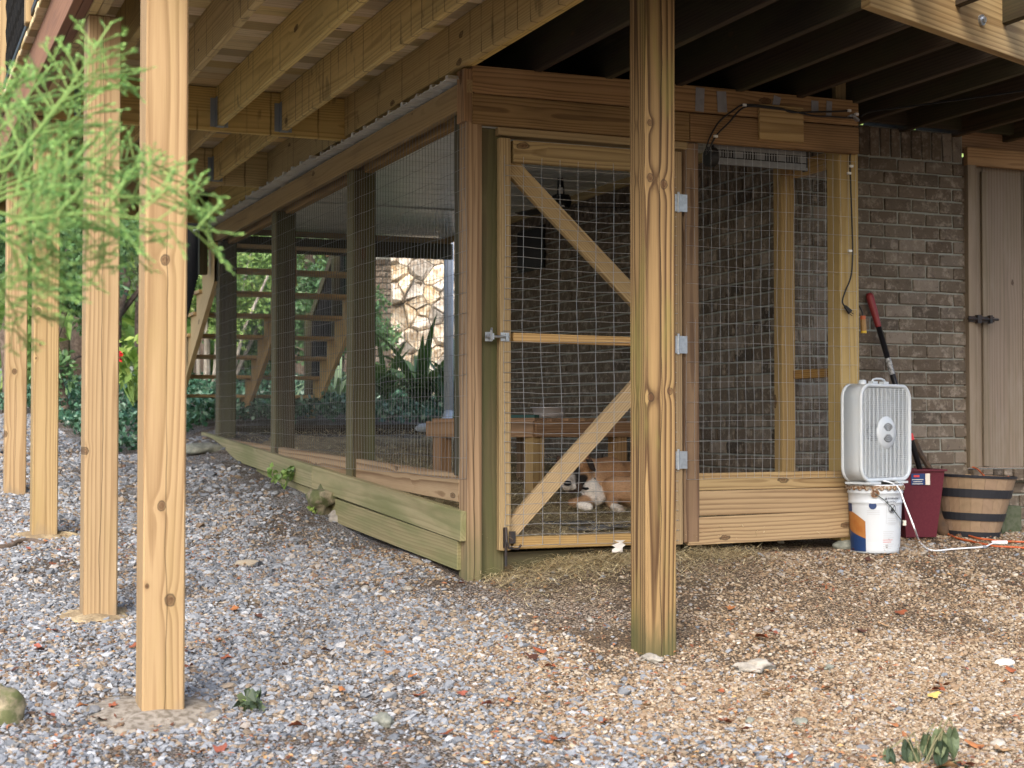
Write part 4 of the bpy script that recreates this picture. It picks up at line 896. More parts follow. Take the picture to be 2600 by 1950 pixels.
def fan():
    th = math.radians(43); fx = Vector((math.cos(th), math.sin(th), 0)); fy = Vector((-math.sin(th), math.cos(th), 0))   # fy points away
    base = Vector((1.975, 8.22, BKTOP + .014)); t = thing('box_fan', 'old white box fan standing on the upturned paint bucket', 'fan', base, th)
    Wd, Hd, Dp, rc = .48, .525, .120, .08
    Mx = frame(base + Z * Hd / 2, fx)
    def rr(w, h, r, n=7):
        out = []
        for cx, cz, a0 in ((w / 2 - r, h / 2 - r, 0), (-w / 2 + r, h / 2 - r, 90), (-w / 2 + r, -h / 2 + r, 180), (w / 2 - r, -h / 2 + r, 270)):
            for i in range(n + 1): a = math.radians(a0 + 90 * i / n); out.append((cx + r * math.cos(a), cz + r * math.sin(a)))
        return out
    def shell(specs, closed=False):
        vs = []; k = None
        for (w, h, r, y) in specs:
            pts = rr(w, h, r); k = len(pts); vs += [(x, y, z) for x, z in pts]
        n = len(specs); fs = [(i * k + j, i * k + (j + 1) % k, (i + 1) * k + (j + 1) % k, (i + 1) * k + j) for i in range(n - 1) for j in range(k)]
        return vs, fs
    b = MB(); vs, fs = shell([(Wd - .006, Hd - .006, rc, -Dp / 2 + .012), (Wd - .006, Hd - .006, rc, Dp / 2 - .012), (Wd - .03, Hd - .03, rc - .01, Dp / 2 - .012), (Wd - .03, Hd - .03, rc - .01, -Dp / 2 + .012)]); b.add(vs, fs)
    b.build('housing', M['white'], t, M=Mx, smooth=True)
    for y, s in ((-Dp / 2, -1), (Dp / 2, 1)):
        b = MB(); vs, fs = shell([(Wd - .01, Hd - .01, rc, y + .016 * -s * -1 * -1 if False else y - s * .014), (Wd, Hd, rc, y - s * .010), (Wd, Hd, rc, y + s * .002), (Wd - .012, Hd - .012, rc - .004, y + s * .008), (Wd - .035, Hd - .035, rc - .012, y + s * .004), (Wd - .042, Hd - .042, rc - .014, y - s * .004)]); b.add(vs, fs)
        b.build('rim', M['white'], t, M=Mx, smooth=True)
        b = MB(); w, h = Wd - .045, Hd - .045
        def half(x):   # half height inside the rounded rectangle
            r = rc - .02; ax = abs(x) - (w / 2 - r)
            return h / 2 - (r - math.sqrt(max(r * r - ax * ax, 0)) if ax > 0 else 0)
        nx = 33
        for i in range(nx):
            x = -w / 2 + w * (i + .5) / nx; hh = half(x); big = i % 3 == 1
            b.box(x, y + s * (.001 if big else 0), 0, .0045 if big else .0022, .005 if big else .002, 2 * hh)
        nz = 46
        for i in range(nz):
            z = -h / 2 + h * (i + .5) / nz; r = rc - .02; az = abs(z) - (h / 2 - r); ww = w / 2 - (r - math.sqrt(max(r * r - az * az, 0)) if az > 0 else 0)
            b.box(0, y - s * .002, z, 2 * ww, .002, .0022)
        b.build('grille', M['white'], t, M=Mx)
    b = MB(); b.lathe([(.0001, -Dp / 2 - .012), (.045, -Dp / 2 - .012), (.082, -Dp / 2 - .008), (.088, -Dp / 2)], 32, Matrix.Rotation(math.pi / 2, 4, 'X') @ Matrix.Scale(-1, 4, (0, 0, 1)) @ Matrix.Identity(4))
    for i in range(len(b.v)): x, y, z = b.v[i]; b.v[i] = (x, -abs(y), z)
    b.build('hub_cover', M['white'], t, M=Mx, smooth=True)
    b = MB()
    for r_ in (.016, .027, .038, .049):
        for a_, e_ in ((35, 145), (215, 325)):
            pts = [(r_ * math.cos(math.radians(a_ + (e_ - a_) * k / 12)), -Dp / 2 - .0135, r_ * math.sin(math.radians(a_ + (e_ - a_) * k / 12))) for k in range(13)]
            b.tube(pts, .0024, 5)
    b.build('hub_slots', M['black'], t, M=Mx)
    b = MB(); b.lathe([(.0001, -.03), (.05, -.03), (.055, .03), (.0001, .03)], 20, Matrix.Rotation(math.pi / 2, 4, 'X')); b.build('motor', simple('dusty motor', (.10, .10, .10), .7), t, M=Mx, smooth=True)
    for k in range(5):
        b = MB(); vs = []
        for i in range(7):
            r_ = .05 + .155 * i / 6; wdt = math.radians(30 + 10 * math.sin(i / 6 * math.pi))
            for j in range(5):
                a = wdt * (j / 4 - .5) + i * .04; vs.append((r_ * math.cos(a), (j / 4 - .5) * .05, r_ * math.sin(a)))
        b.add(vs, [(i * 5 + j, i * 5 + j + 1, (i + 1) * 5 + j + 1, (i + 1) * 5 + j) for i in range(6) for j in range(4)])
        b.build('blade', M['bladegrey'], t, M=Mx @ Matrix.Rotation(2 * math.pi * k / 5 + .35, 4, 'Y'), smooth=True)
    b = MB(); b.box(0, .0, .0, .06, .012, .02, Mx @ Matrix.Translation((.12, .03, .05))); b.build('rust_spot', M['rustpaint'], t)
    b = MB(); b.lathe([(.022, 0), (.020, .02), (.014, .024), (.0001, .024)], 16); b.build('speed_knob', M['white'], t, M=Mx @ Matrix.Translation((-.10, .02, Hd / 2 - .002)), smooth=True)
    b = MB(); b.box(-.03, 0, .008, .045, .03, .02); b.box(.075, 0, .008, .045, .03, .02); b.tube([(-.045, 0, .012), (-.03, 0, .027), (.0, 0, .033), (.045, 0, .033), (.075, 0, .026), (.09, 0, .010)], .006, 6); b.build('handle', M['white'], t, M=Mx @ Matrix.Translation((0, 0, Hd / 2 - .003)))
    for x in (-.13, .13):
        b = MB(); b.box(0, 0, 0, .10, .16, .012); b.box(0, 0, .010, .06, .12, .012); b.build('foot', M['white'], t, M=Mx @ Matrix.Translation((x, 0, -Hd / 2 - .006)))
    gp = [onground(x, y, .012) for x, y in [(2333, 1372), (2350, 1391), (2375, 1398), (2420, 1394), (2465, 1391), (2500, 1388), (2520, 1380), (2532, 1378)]]
    pts = [Mx @ Vector((-.04, -.06, -Hd / 2 + .005)), Mx @ Vector((.0, -.10, -Hd / 2 - .01)), pz(2285, 1245, 8.04), pz(2296, 1275, 8.02), pz(2312, 1315, 8.00), pz(2325, 1350, 8.02)] + gp
    cord('cord', '', pts, .0045, 'whitecord', parent=t)
    b = MB(); e = gp[-1]; b.tube([e - Vector((.03, .0, 0)), e + Vector((.06, .02, 0))], .011, 8); b.build('plug', M['whitecord'], t)
fan()
def waste_bin():
    p = Vector((2.335, 8.84, 0)); p.z = gw(p.x, p.y); t = thing('waste_bin', 'crimson plastic waste bin behind the paint bucket with a blue label', 'bin', p, math.radians(12))
    hgt = (1355 - 1190) / F * 8.86; Mx = Matrix.Translation(p) @ Matrix.Rotation(math.radians(12), 4, 'Z')
    b = MB(); vs = []
    for (w, z) in ((.19, 0), (.262, hgt), (.285, hgt), (.285, hgt + .012), (.25, hgt + .012), (.18, .02)):
        vs += [(-w / 2, -w / 2, z), (w / 2, -w / 2, z), (w / 2, w / 2, z), (-w / 2, w / 2, z)]
    fs = [(i * 4 + j, i * 4 + (j + 1) % 4, (i + 1) * 4 + (j + 1) % 4, (i + 1) * 4 + j) for i in range(5) for j in range(4)] + [(0, 3, 2, 1), (20, 21, 22, 23)]
    b.add(vs, fs); b.build('bin_body', M['bin'], t, M=Mx)
    lz = hgt - .045; wy = (.19 + (.072) * (lz / hgt)) / 2
    b = MB(); b.box(-.035, -wy - .003, lz, .085, .002, .065); b.build('label', M['blue'], t, M=Mx)
    b = MB(); b.box(.025, -wy - .0035, lz, .028, .002, .065); b.build('label', M['cream'], t, M=Mx)
    b = MB(); b.box(-.045, -wy - .0045, lz + .018, .035, .0012, .012); b.build('label', simple('red logo print', (.55, .05, .05), .5), t, M=Mx)
    for i, w_ in enumerate((.07, .055, .066)):
        b = MB(); b.box(-.038, -wy - .0045, lz - .002 - i * .012, w_, .0012, .0035); b.build('print_line', M['cream'], t, M=Mx)
waste_bin()
def tool():
    top = pv(2206, 745, HV - .04); bot = Vector((2.41, 8.83, CH + (1085 - 1250) / F * 8.83))
    t = thing('long_handled_digger', 'black long-handled tool with red grip leaning on the brick wall', 'garden tool', bot, 0)
    d = bot - top; L = d.length; d.normalize(); at = lambda s: top + d * s
    b = MB(); b.tube([at(s) for s in (0, .02, .1, .2, .21)], .02, 12, rr=[.018, .024, .022, .018, .016]); b.build('grip', M['red'], t, smooth=True)
    b = MB(); b.tube([at(.205), at(L)], .0165, 12); b.build('shaft', simple('black fibreglass shaft', (.012, .012, .014), .3), t, smooth=True)
    b = MB(); b.tube([at(.40), at(.50)], .0172, 12); b.build('sticker', simple('silver sticker', (.35, .36, .37), .4, .4, 0, .9, 60, (.03, .03, .03)), t)
    b = MB(); b.tube([at(.86), at(.90)], .0185, 12); b.build('band', simple('red band', (.5, .03, .03), .5), t)
tool()
def barrel():
    p = Vector((2.722, 9.02, gw(2.75, 9.0) - .01)); t = thing('barrel_planter', 'brown half barrel planter with dark hoops beside the red bin', 'planter', p, 0)
    Hh = CH + (1085 - 1206) / F * 9.02 - p.z; R0, R1 = .158, .248; rad = lambda z: R0 + (R1 - R0) * z / Hh
    tilt = Matrix.Rotation(math.radians(2.4), 4, 'Y')
    Mx = Matrix.Translation(p) @ tilt; n = 20
    m = wood('barrel stave', (.27, .19, .125), (.21, .145, .09), 70, .4, stain=(.2, .14, .09), stainamt=.3, knots=0, vary=.1)
    for k in range(n):
        b = MB(); a0, a1 = 2 * math.pi * (k + .01) / n, 2 * math.pi * (k + .99) / n; vs = []
        for z in (0, Hh):
            for r_ in (rad(z) - .015, rad(z)):
                for a in (a0, (a0 + a1) / 2, a1): vs.append((r_ * math.cos(a), r_ * math.sin(a), z))
        q = lambda z, r_, a: z * 6 + r_ * 3 + a
        b.add(vs, [(q(0, 1, 0), q(0, 1, 1), q(1, 1, 1), q(1, 1, 0)), (q(0, 1, 1), q(0, 1, 2), q(1, 1, 2), q(1, 1, 1)), (q(0, 0, 1), q(0, 0, 0), q(1, 0, 0), q(1, 0, 1)), (q(0, 0, 2), q(0, 0, 1), q(1, 0, 1), q(1, 0, 2)), (q(0, 0, 0), q(0, 1, 0), q(1, 1, 0), q(1, 0, 0)), (q(0, 1, 2), q(0, 0, 2), q(1, 0, 2), q(1, 1, 2)), (q(1, 0, 0), q(1, 1, 0), q(1, 1, 1), q(1, 0, 1)), (q(1, 0, 1), q(1, 1, 1), q(1, 1, 2), q(1, 0, 2))])
        R_ = Matrix.Rotation(-math.pi / 2, 4, 'Y'); Ri = R_.inverted()      # local x runs up the stave, with the grain
        b.v = [tuple(Ri @ Vector(q_)) for q_ in b.v]; b.build('stave', m, t, M=Mx @ R_)
    for z0, z1 in ((.0, .035), (.10, .145), (.235, .285), (Hh - .012, Hh + .004)):
        b = MB(); b.lathe([(rad(z0) - .002, z0), (rad(z0) + .005, z0), (rad(z1) + .005, z1), (rad(z1) - .002, z1)], 40); b.build('hoop', M['pottery'], t, M=Mx, smooth=False)
    b = MB(); b.lathe([(.0001, Hh - .06), (rad(Hh) - .02, Hh - .05)], 24); b.build('soil', M['dirt'], t, M=Mx)
barrel()
def shovel():
    p = Vector((2.545, 8.93, gw(2.545, 8.93))); t = thing('shovel', 'rusty brown shovel blade leaning between the red bin and the barrel', 'shovel', p, 0)
    b = MB(); vs = []; n, m_ = 12, 8
    for i in range(n + 1):
        f = i / n; w = .105 * (1 - .55 * max(0, .35 - f) / .35) * (1 if f < .85 else 1 - .6 * (f - .85) / .15)
        for j in range(m_ + 1):
            s = j / m_ * 2 - 1; vs.append((s * w, .035 * s * s - .02 * f + .01 + .08 * f, f * .28))
    b.add(vs, [(i * (m_ + 1) + j, i * (m_ + 1) + j + 1, (i + 1) * (m_ + 1) + j + 1, (i + 1) * (m_ + 1) + j) for i in range(n) for j in range(m_)])
    o = b.build('blade', M['rust'], t, M=Matrix.Translation(p) @ Matrix.Rotation(math.radians(-8), 4, 'Z') @ Matrix.Rotation(math.radians(6), 4, 'Y'), smooth=True)
    md = o.modifiers.new('thick', 'SOLIDIFY'); md.thickness = .004
    b = MB(); b.tube([p + Vector((0, .06, .27)), p + Vector((-.12, .12, .50)), p + Vector((-.14, .14, .56))], .017, 8); b.build('socket', M['rust'], t)
shovel()
b = MB(); b.box(0, 0, .10, .15, .14, .2); b.build('concrete_block', M['blocks'], None, M=frame(onground(2563, 1352) + B * .05 - Z * .04, A), label='dark mossy concrete block against the wall right of the barrel', category='block')
def gpts(l, up=.01): return [onground(x, y, up) for x, y in l]
cord('extension_cord', 'orange extension cord lying in front of the barrel and running out of the picture', gpts([(2340, 1353), (2370, 1352), (2400, 1354), (2430, 1366), (2465, 1374), (2500, 1382), (2530, 1387), (2570, 1389), (2615, 1392)], .008), .006, 'orange')
oc = thing('extension_cord', 'second orange extension cord with a blue socket end beside the barrel foot', 'cord', onground(2435, 1356), 0)
cord('cable', '', gpts([(2400, 1351), (2420, 1352), (2432, 1354)], .012) + gpts([(2450, 1357), (2480, 1366), (2510, 1370), (2540, 1374), (2570, 1375), (2615, 1377)], .012), .006, 'orange', parent=oc)
b = MB(); b.tube(gpts([(2430, 1354), (2449, 1357)], .014), .014, 8); b.build('socket', M['blue'], oc)
cord('strap', 'orange cord end hanging over the rim of the barrel', [pz(2463, 1184, 9.25), pz(2480, 1190, 9.2), pz(2492, 1201, 9.1), pz(2498, 1207, 9.0)], .005, 'orange', 'cord')
cord('strap', 'short orange cord tucked at the right edge of the barrel rim', [pz(2556, 1216, 9.0), pz(2560, 1210, 9.02), pz(2562, 1214, 8.98), pz(2562, 1230, 8.97)], .005, 'orange', 'cord')

# ------------------------------------------------------------------ garden stairs behind the kennel
def stairs():
    t = thing('garden_stairs', 'open pine staircase with sawtooth stringers going down to the garden behind the kennel', 'stairs', W(.65, 7.9, -.1), AL)
    u0, u1 = -.08, 1.27; rise, run = .1785, .255; vt, ht = 6.24, 1.374 + .0
    steps = [(vt + run * i, ht - rise * i) for i in range(-1, 9)]
    for (v, h) in steps:
        if h < gh(.6, v) + .05: continue
        for k in range(2): board('tread', W(u0 - .05, v - .070 + k * .142, h), W(u1 + .05, v - .070 + k * .142, h), .137, .03, M['stairwood'], t, up=B)
    for u in (u0, (u0 + u1) / 2, u1):
        b = MB(); top = []; bot = []
        pts = []
        for (v, h) in steps[:-1]: pts += [(v - .14, h - .017), (v + run - .14, h - .017)]
        # staircase outline above, straight line below
        vs = []; x0, x1 = pts[0], pts[-1]
        sl = (x1[1] - x0[1]) / (x1[0] - x0[0])
        fs = []
        for s in (0, 1):
            uu = u + (s - .5) * .04
            for (v, h) in pts: vs.append(W(uu, v, h)); vs.append(W(uu, v, min(h - .02, x0[1] - .30 + sl * (v - x0[0]))))
        n = len(pts)
        for i in range(n - 1):
            a = 2 * i; fs += [(a, a + 2, a + 3, a + 1), (2 * n + a, 2 * n + a + 1, 2 * n + a + 3, 2 * n + a + 2), (a, 2 * n + a, 2 * n + a + 2, a + 2), (a + 1, a + 3, 2 * n + a + 3, 2 * n + a + 1)]
        Mi = frame(W(u, vt, ht), (B * run - Z * rise)); inv = Mi.inverted()
        b.add([inv @ q for q in vs], fs); b.build('stringer', M['stairwood'], t, M=Mi)
    for u in (u0 - .06, u1 + .06):
        a, c = steps[0], steps[-2]
        board('hand_rail', W(u, a[0], a[1] + .95), W(u, c[0], c[1] + .95), .09, .04, M['darkpost'], t)
        b = MB(); n = 52
        for i in range(n):
            f = i / (n - 1); v = a[0] + (c[0] - a[0]) * f; h = a[1] + (c[1] - a[1]) * f
            b.tube([W(u, v, h + .02), W(u, v, h + .93)], .0055, 4, caps=False)
        b.build('baluster_mesh', M['net'], t, kind='stuff')
        for f in (.0, .5, .98):
            v = a[0] + (c[0] - a[0]) * f; h = a[1] + (c[1] - a[1]) * f
            board('newel_post', W(u - .03, v, h - .25), W(u - .03, v, h + 1.0), .07, .07, M['darkpost'], t, up=A)
stairs()
# downspout
dp = thing('downspout', 'pale grey downspout bending at the ground behind the kennel', 'downspout', pz(1138, 1085, 14.2), 0)
dpts = [pz(1140, 600, 14.2), pz(1139, 1045, 14.2), pz(1137, 1062, 14.15), pz(1128, 1076, 14.0), pz(1110, 1083, 13.9), pz(1040, 1089, 13.9), pz(945, 1095, 13.9)]
b = MB(); b.tube(dpts[:2], .046, 12); b.build('pipe', M['pvc'], dp, smooth=True)
b = MB(); b.tube(dpts[1:5], .047, 12); b.build('elbow', M['pvc'], dp, smooth=True)
b = MB(); b.tube(dpts[4:], .038, 12); b.build('pipe', M['pvc'], dp, smooth=True)
board_t = thing('garden_edging', 'dark timber edging behind the kennel under the downspout', 'edging', W(1.0, 7.0, -.2), AL)
board('timber', W(.0, 6.75, -.12), W(2.6, 6.75, -.06), .14, .09, M['table'], board_t)

# far flagstone chimney and brick wall
def clip(poly, a, b_):
    m = ((a[0] + b_[0]) / 2, (a[1] + b_[1]) / 2); n = (b_[0] - a[0], b_[1] - a[1]); out = []
    f = lambda p: (p[0] - m[0]) * n[0] + (p[1] - m[1]) * n[1]
    for i in range(len(poly)):
        p, q = poly[i], poly[(i + 1) % len(poly)]; fp, fq = f(p), f(q)
        if fp <= 0: out.append(p)
        if fp * fq < 0: s = fp / (fp - fq); out.append((p[0] + (q[0] - p[0]) * s, p[1] + (q[1] - p[1]) * s))
    return out
def chimney():
    D = 19.5; o = pz(992, 985, D); w = 1.9; h = 2.35
    t = thing('stone_chimney', 'tall pale flagstone chimney face in the garden behind the kennel', 'chimney', o, 0)
    Mx = frame(o, Vector((1, .06, 0)))
    b = MB(); b.box(w / 2, .25, h / 2 + .3, w, .42, h + .6, Mx); b.build('mortar_core', simple('dark mortar', (.13, .10, .075), .95, .1, 0, .5, 20), t)
    r = random.Random(5); S_ = []
    ny, nx = 8, 16
    for j in range(ny):
        for i in range(nx): S_.append((w * (i + .5 + r.uniform(-.5, .5)) / nx, (h + .1) * (j + .5 + r.uniform(-.6, .6)) / ny))
    for k, s in enumerate(S_):
        poly = [(0, -.1), (w, -.1), (w, h + .2), (0, h + .2)]
        for q in S_:
            if q is not s and (q[0] - s[0]) ** 2 + (q[1] - s[1]) ** 2 < .5:
                m = r.random() * 0
                poly = clip(poly, s, q)
                if len(poly) < 3: break
        if len(poly) < 3: continue
        poly = [(s[0] + (p[0] - s[0]) * .965, s[1] + (p[1] - s[1]) * .965) for p in poly]
        d = r.uniform(.03, .15); tx, tz = r.uniform(-.6, .6), r.uniform(-.6, .6); n = len(poly)
        inner = [(s[0] + (p[0] - s[0]) * r.uniform(.55, .8), s[1] + (p[1] - s[1]) * r.uniform(.6, .85)) for p in poly]
        vs = [(p[0] - s[0], .05, p[1] - s[1]) for p in poly] + [(p[0] - s[0], -d * .6, p[1] - s[1]) for p in poly] + [(p[0] - s[0], -d + tx * (p[0] - s[0]) + tz * (p[1] - s[1]), p[1] - s[1]) for p in inner]
        fs = [(i, (i + 1) % n, n + (i + 1) % n, n + i) for i in range(n)] + [(n + i, n + (i + 1) % n, 2 * n + (i + 1) % n, 2 * n + i) for i in range(n)] + [tuple(2 * n + i for i in range(n))]
        bb = MB(); bb.add(vs, fs); bb.build('flagstone', M['flag'], t, M=Mx @ Matrix.Translation((s[0], .02, s[1])))
chimney()
def far_wall():
    D = 19.9; o = pz(905, 985, D) - Z * .3; h = 2.05
    t = thing('brick_wall', 'small far brick wall left of the flagstone chimney', 'brick wall', o, 0); Mx = frame(o, Vector((1, .06, 0)))
    b = MB(); b.box(.35, .1, h / 2, .70, .12, h, Mx); b.build('mortar', M['mortar'], t)
    for j in range(int(h / .08)):
        for i in range(4):
            x = .09 + i * .203 - (j % 2) * .06
            if 0 < x < .68: link('brick', BRK[(i + j) % 6], Mx @ Matrix.Translation((x, .03, .04 + j * .08)), t)
    board('roof_edge', Mx @ Vector((-.4, -.25, h + .00)), Mx @ Vector((1.1, -.25, h + .28)), .12, .05, M['dark'], t)
far_wall()

# ------------------------------------------------------------------ plants
def leafquad(b, p, d, up, L, w, fold=.25, r=None):
    s = d.cross(up)
    if s.length < 1e-4: s = Vector((1, 0, 0))
    s.normalize(); n = s.cross(d).normalized()
    m = p + d * L * .5
    b.add([p, m + s * w + n * w * fold, p + d * L, m - s * w + n * w * fold], [(0, 1, 2), (0, 2, 3)], 0, r)
def rv(): 
    while True:
        v = Vector((random.uniform(-1, 1), random.uniform(-1, 1), random.uniform(-1, 1)))
        if .05 < v.length < 1: return v.normalized()
def crown(c, rad, n, size, clumps=22, asp=.28, droop=0, fill=.35):
    b = MB(); cl = []
    for _ in range(clumps):
        d = rv(); k = random.uniform(.35, 1.0); cl.append((Vector((c[0] + d.x * rad[0] * k, c[1] + d.y * rad[1] * k, c[2] + d.z * rad[2] * k)), random.uniform(.18, .40) * min(rad), random.random()))
    for i in range(n):
        cc, r, tone = random.choice(cl); d = rv(); p = cc + d * r * (random.random() ** .5) * 1.35
        dd = (rv() + d * .6 + Vector((0, 0, -.3 - droop))).normalized()
        leafquad(b, p, dd, rv(), size * random.uniform(.6, 1.4), size * asp * random.uniform(.7, 1.3), .3, min(1, max(0, tone * .55 + random.random() * .45)))
    return b
def trunk(base, top, r0, r1, n=6, wob=.1, branches=5, spread=.8):
    b = MB(); pts = []
    for i in range(n + 1):
        f = i / n; p = base.lerp(top, f) + Vector((random.uniform(-wob, wob), random.uniform(-wob, wob), 0)) * (f > 0); pts.append(p)
    b.tube(pts, r0, 9, rr=[r0 + (r1 - r0) * i / n for i in range(n + 1)])
    for _ in range(branches):
        k = random.randint(n // 3, n - 1); q = pts[k]; d = rv(); d.z = abs(d.z) * .8 + .3
        e = q + d * spread; r = (r0 + (r1 - r0) * k / n) * .55
        b.tube([q, q.lerp(e, .5) + rv() * .08, e], r, 6, rr=[r, r * .7, r * .35])
    return b
def tree(x, y, Yd, height, rad, mat, n, size, label, crown_h=None, tr=.09, bark='bark', kind='tree', group=None, branches=6, clumps=26):
    p = pz(x, 1085, Yd); p.z = gw(p.x, p.y); t = thing(kind, label, kind.replace('_', ' '), p, 0, group=group)
    ch = crown_h if crown_h else height - rad[2]
    trunk(p - Z * .15, p + Z * ch, tr, tr * .4, branches=branches, spread=rad[0] * .8).build('trunk', M[bark], t, smooth=True)
    crown((p.x, p.y, p.z + ch), rad, n, size, clumps).build('crown', M[mat], t, attr=True)
tree(30, 0, 19, 6.0, (1.7, 1.5, 2.0), 'leafdark', 9000, .09, 'dark leaved tree showing between the two leftmost posts', 3.2, .12)
tree(150, 0, 16.5, 3.6, (1.1, 1.0, 1.4), 'leafdark', 8000, .085, 'glossy dark shrub behind the third pine post', 1.9, .05, kind='shrub')
tree(300, 0, 20, 6.0, (1.8, 1.4, 1.9), 'leafgrey', 10000, .075, 'feathery grey green tree right of the second pine post', 3.1, .10)
tree(360, 0, 23, 7.5, (2.4, 2, 2.6), 'leafmid', 10000, .10, 'tall mid green tree behind the feathery grey one', 4.6, .16)
tree(500, 0, 21, 6.2, (1.9, 1.5, 2.2), 'leafmid', 10000, .09, 'mid green tree seen through the stair treads', 3.5, .12)
tree(600, 0, 24, 6.8, (2.2, 2, 2.4), 'leaflight', 9000, .11, 'bright yellow green tree beyond the stairs', 3.6, .12)
tree(770, 0, 22, 6.5, (1.8, 1.4, 2.2), 'leafgrey', 9000, .08, 'grey green tree left of the far brick wall', 3.3, .13)
tree(850, 0, 25, 9, (2.6, 2, 3.2), 'leafmid', 9000, .10, 'tall tree rising behind the far brick wall', 5.2, .22)
tree(215, 0, 27, 9, (3, 2.5, 3.4), 'leafdark', 9000, .12, 'large dark tree farthest back on the left', 5.5, .22)
tree(-250, 0, 22, 8, (2.6, 2.4, 3.0), 'leafmid', 7000, .12, 'broad tree beyond the left edge of the deck', 4.6, .2)
tree(1080, 0, 27, 10, (3.2, 2.4, 3.4), 'leafmid', 6000, .13, 'high tree behind the flagstone chimney', 6, .25)
tree(700, 0, 18.5, 2.6, (.9, .7, .8), 'leafdark', 6000, .07, 'low dark shrub at the foot of the stairs', 1.2, .04, kind='shrub')
tree(860, 0, 17.5, 2.2, (.7, .6, .7), 'leafdark', 5000, .07, 'rounded shrub against the far brick wall', 1.1, .04, kind='shrub')
# multi stemmed shrub with pale leaning trunks
cm = thing('multi_stem_tree', 'small tree of pale leaning stems behind the lowest stair treads', 'tree', pz(520, 1040, 17.5), 0)
b = MB(); base = pz(505, 1045, 17.5)
for k in range(7):
    e = pz(470 + 42 * k, 640 + random.uniform(-30, 60), 17.5 + random.uniform(-.6, .6)); q = base + Vector((k * .04, random.uniform(-.1, .1), -.1))
    b.tube([q, q.lerp(e, .3) + rv() * .06, q.lerp(e, .65) + rv() * .08, e], .03, 7, rr=[.032, .026, .02, .012])
b.build('trunk', M['barklight'], cm, smooth=True)
crown(tuple(pz(560, 720, 17.5)), (1.1, .7, .7), 3500, .07, 16).build('crown', M['leafmid'], cm, attr=True)
for (x0, x1, y0, Yd, r_, lab) in ((262, 270, 1010, 24, .06, 'slim dark trunk standing against the sunlit lawn'), (300, 300, 1015, 26, .09, 'grey trunk right of the slim dark one on the lawn'), (840, 900, 1000, 20.5, .07, 'leaning dark trunk crossing behind the right stair rail')):
    a = pz(x0, y0, Yd); tt = thing('tree', lab, 'tree', a, 0); e = a + Vector(((x1 - x0) / F * Yd * 4, 0, 4.5))
    trunk(a - Z * .4, e, r_, r_ * .6, wob=.05, branches=3).build('trunk', M['bark'], tt, smooth=True)
    crown(tuple(e), (1.1, 1, .9), 2500, .1, 12).build('crown', M['leafmid'], tt, attr=True)
# far woodland mass with gaps
def woods():
    b = MB()
    for _ in range(30000):
        a = random.uniform(-.50, .16); d = random.uniform(30, 44)
        x = a * d; h = random.uniform(-.6, 1) ; z = 1 + (random.random() ** .8) * 13
        if z < 2.4 and random.random() < .75: continue
        p = Vector((x, d, z + .6)); k = mnoise.noise(p * .35)
        if k < -.12: continue
        leafquad(b, p, (rv() + Vector((0, 0, -.4))).normalized(), rv(), random.uniform(.25, .6), random.uniform(.08, .18), .2, min(1, max(0, .4 + k)))
    b.build('woods', M['leafmid'], None, attr=True, kind='stuff')
    b = MB()
    for i in range(40):
        x = -22 + i * .8 + random.uniform(-.3, .3); d = random.uniform(36, 46); z0 = 0; b.tube([Vector((x, d, z0)), Vector((x + random.uniform(-.4, .4), d, 6)), Vector((x + random.uniform(-.8, .8), d, 14))], .14, 6)
    b.build('far_tree_trunks', M['bark'], None, kind='stuff')
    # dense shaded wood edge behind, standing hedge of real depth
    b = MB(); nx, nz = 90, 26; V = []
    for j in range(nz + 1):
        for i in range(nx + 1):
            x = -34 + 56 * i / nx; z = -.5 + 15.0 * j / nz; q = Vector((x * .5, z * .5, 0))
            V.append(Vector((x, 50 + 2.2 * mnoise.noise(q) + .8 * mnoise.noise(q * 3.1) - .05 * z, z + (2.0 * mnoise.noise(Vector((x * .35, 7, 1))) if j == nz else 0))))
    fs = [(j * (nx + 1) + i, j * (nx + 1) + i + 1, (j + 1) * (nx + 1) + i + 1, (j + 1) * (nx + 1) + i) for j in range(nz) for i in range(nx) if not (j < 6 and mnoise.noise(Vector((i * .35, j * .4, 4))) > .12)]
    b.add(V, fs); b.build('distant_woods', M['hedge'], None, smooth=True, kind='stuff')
woods()
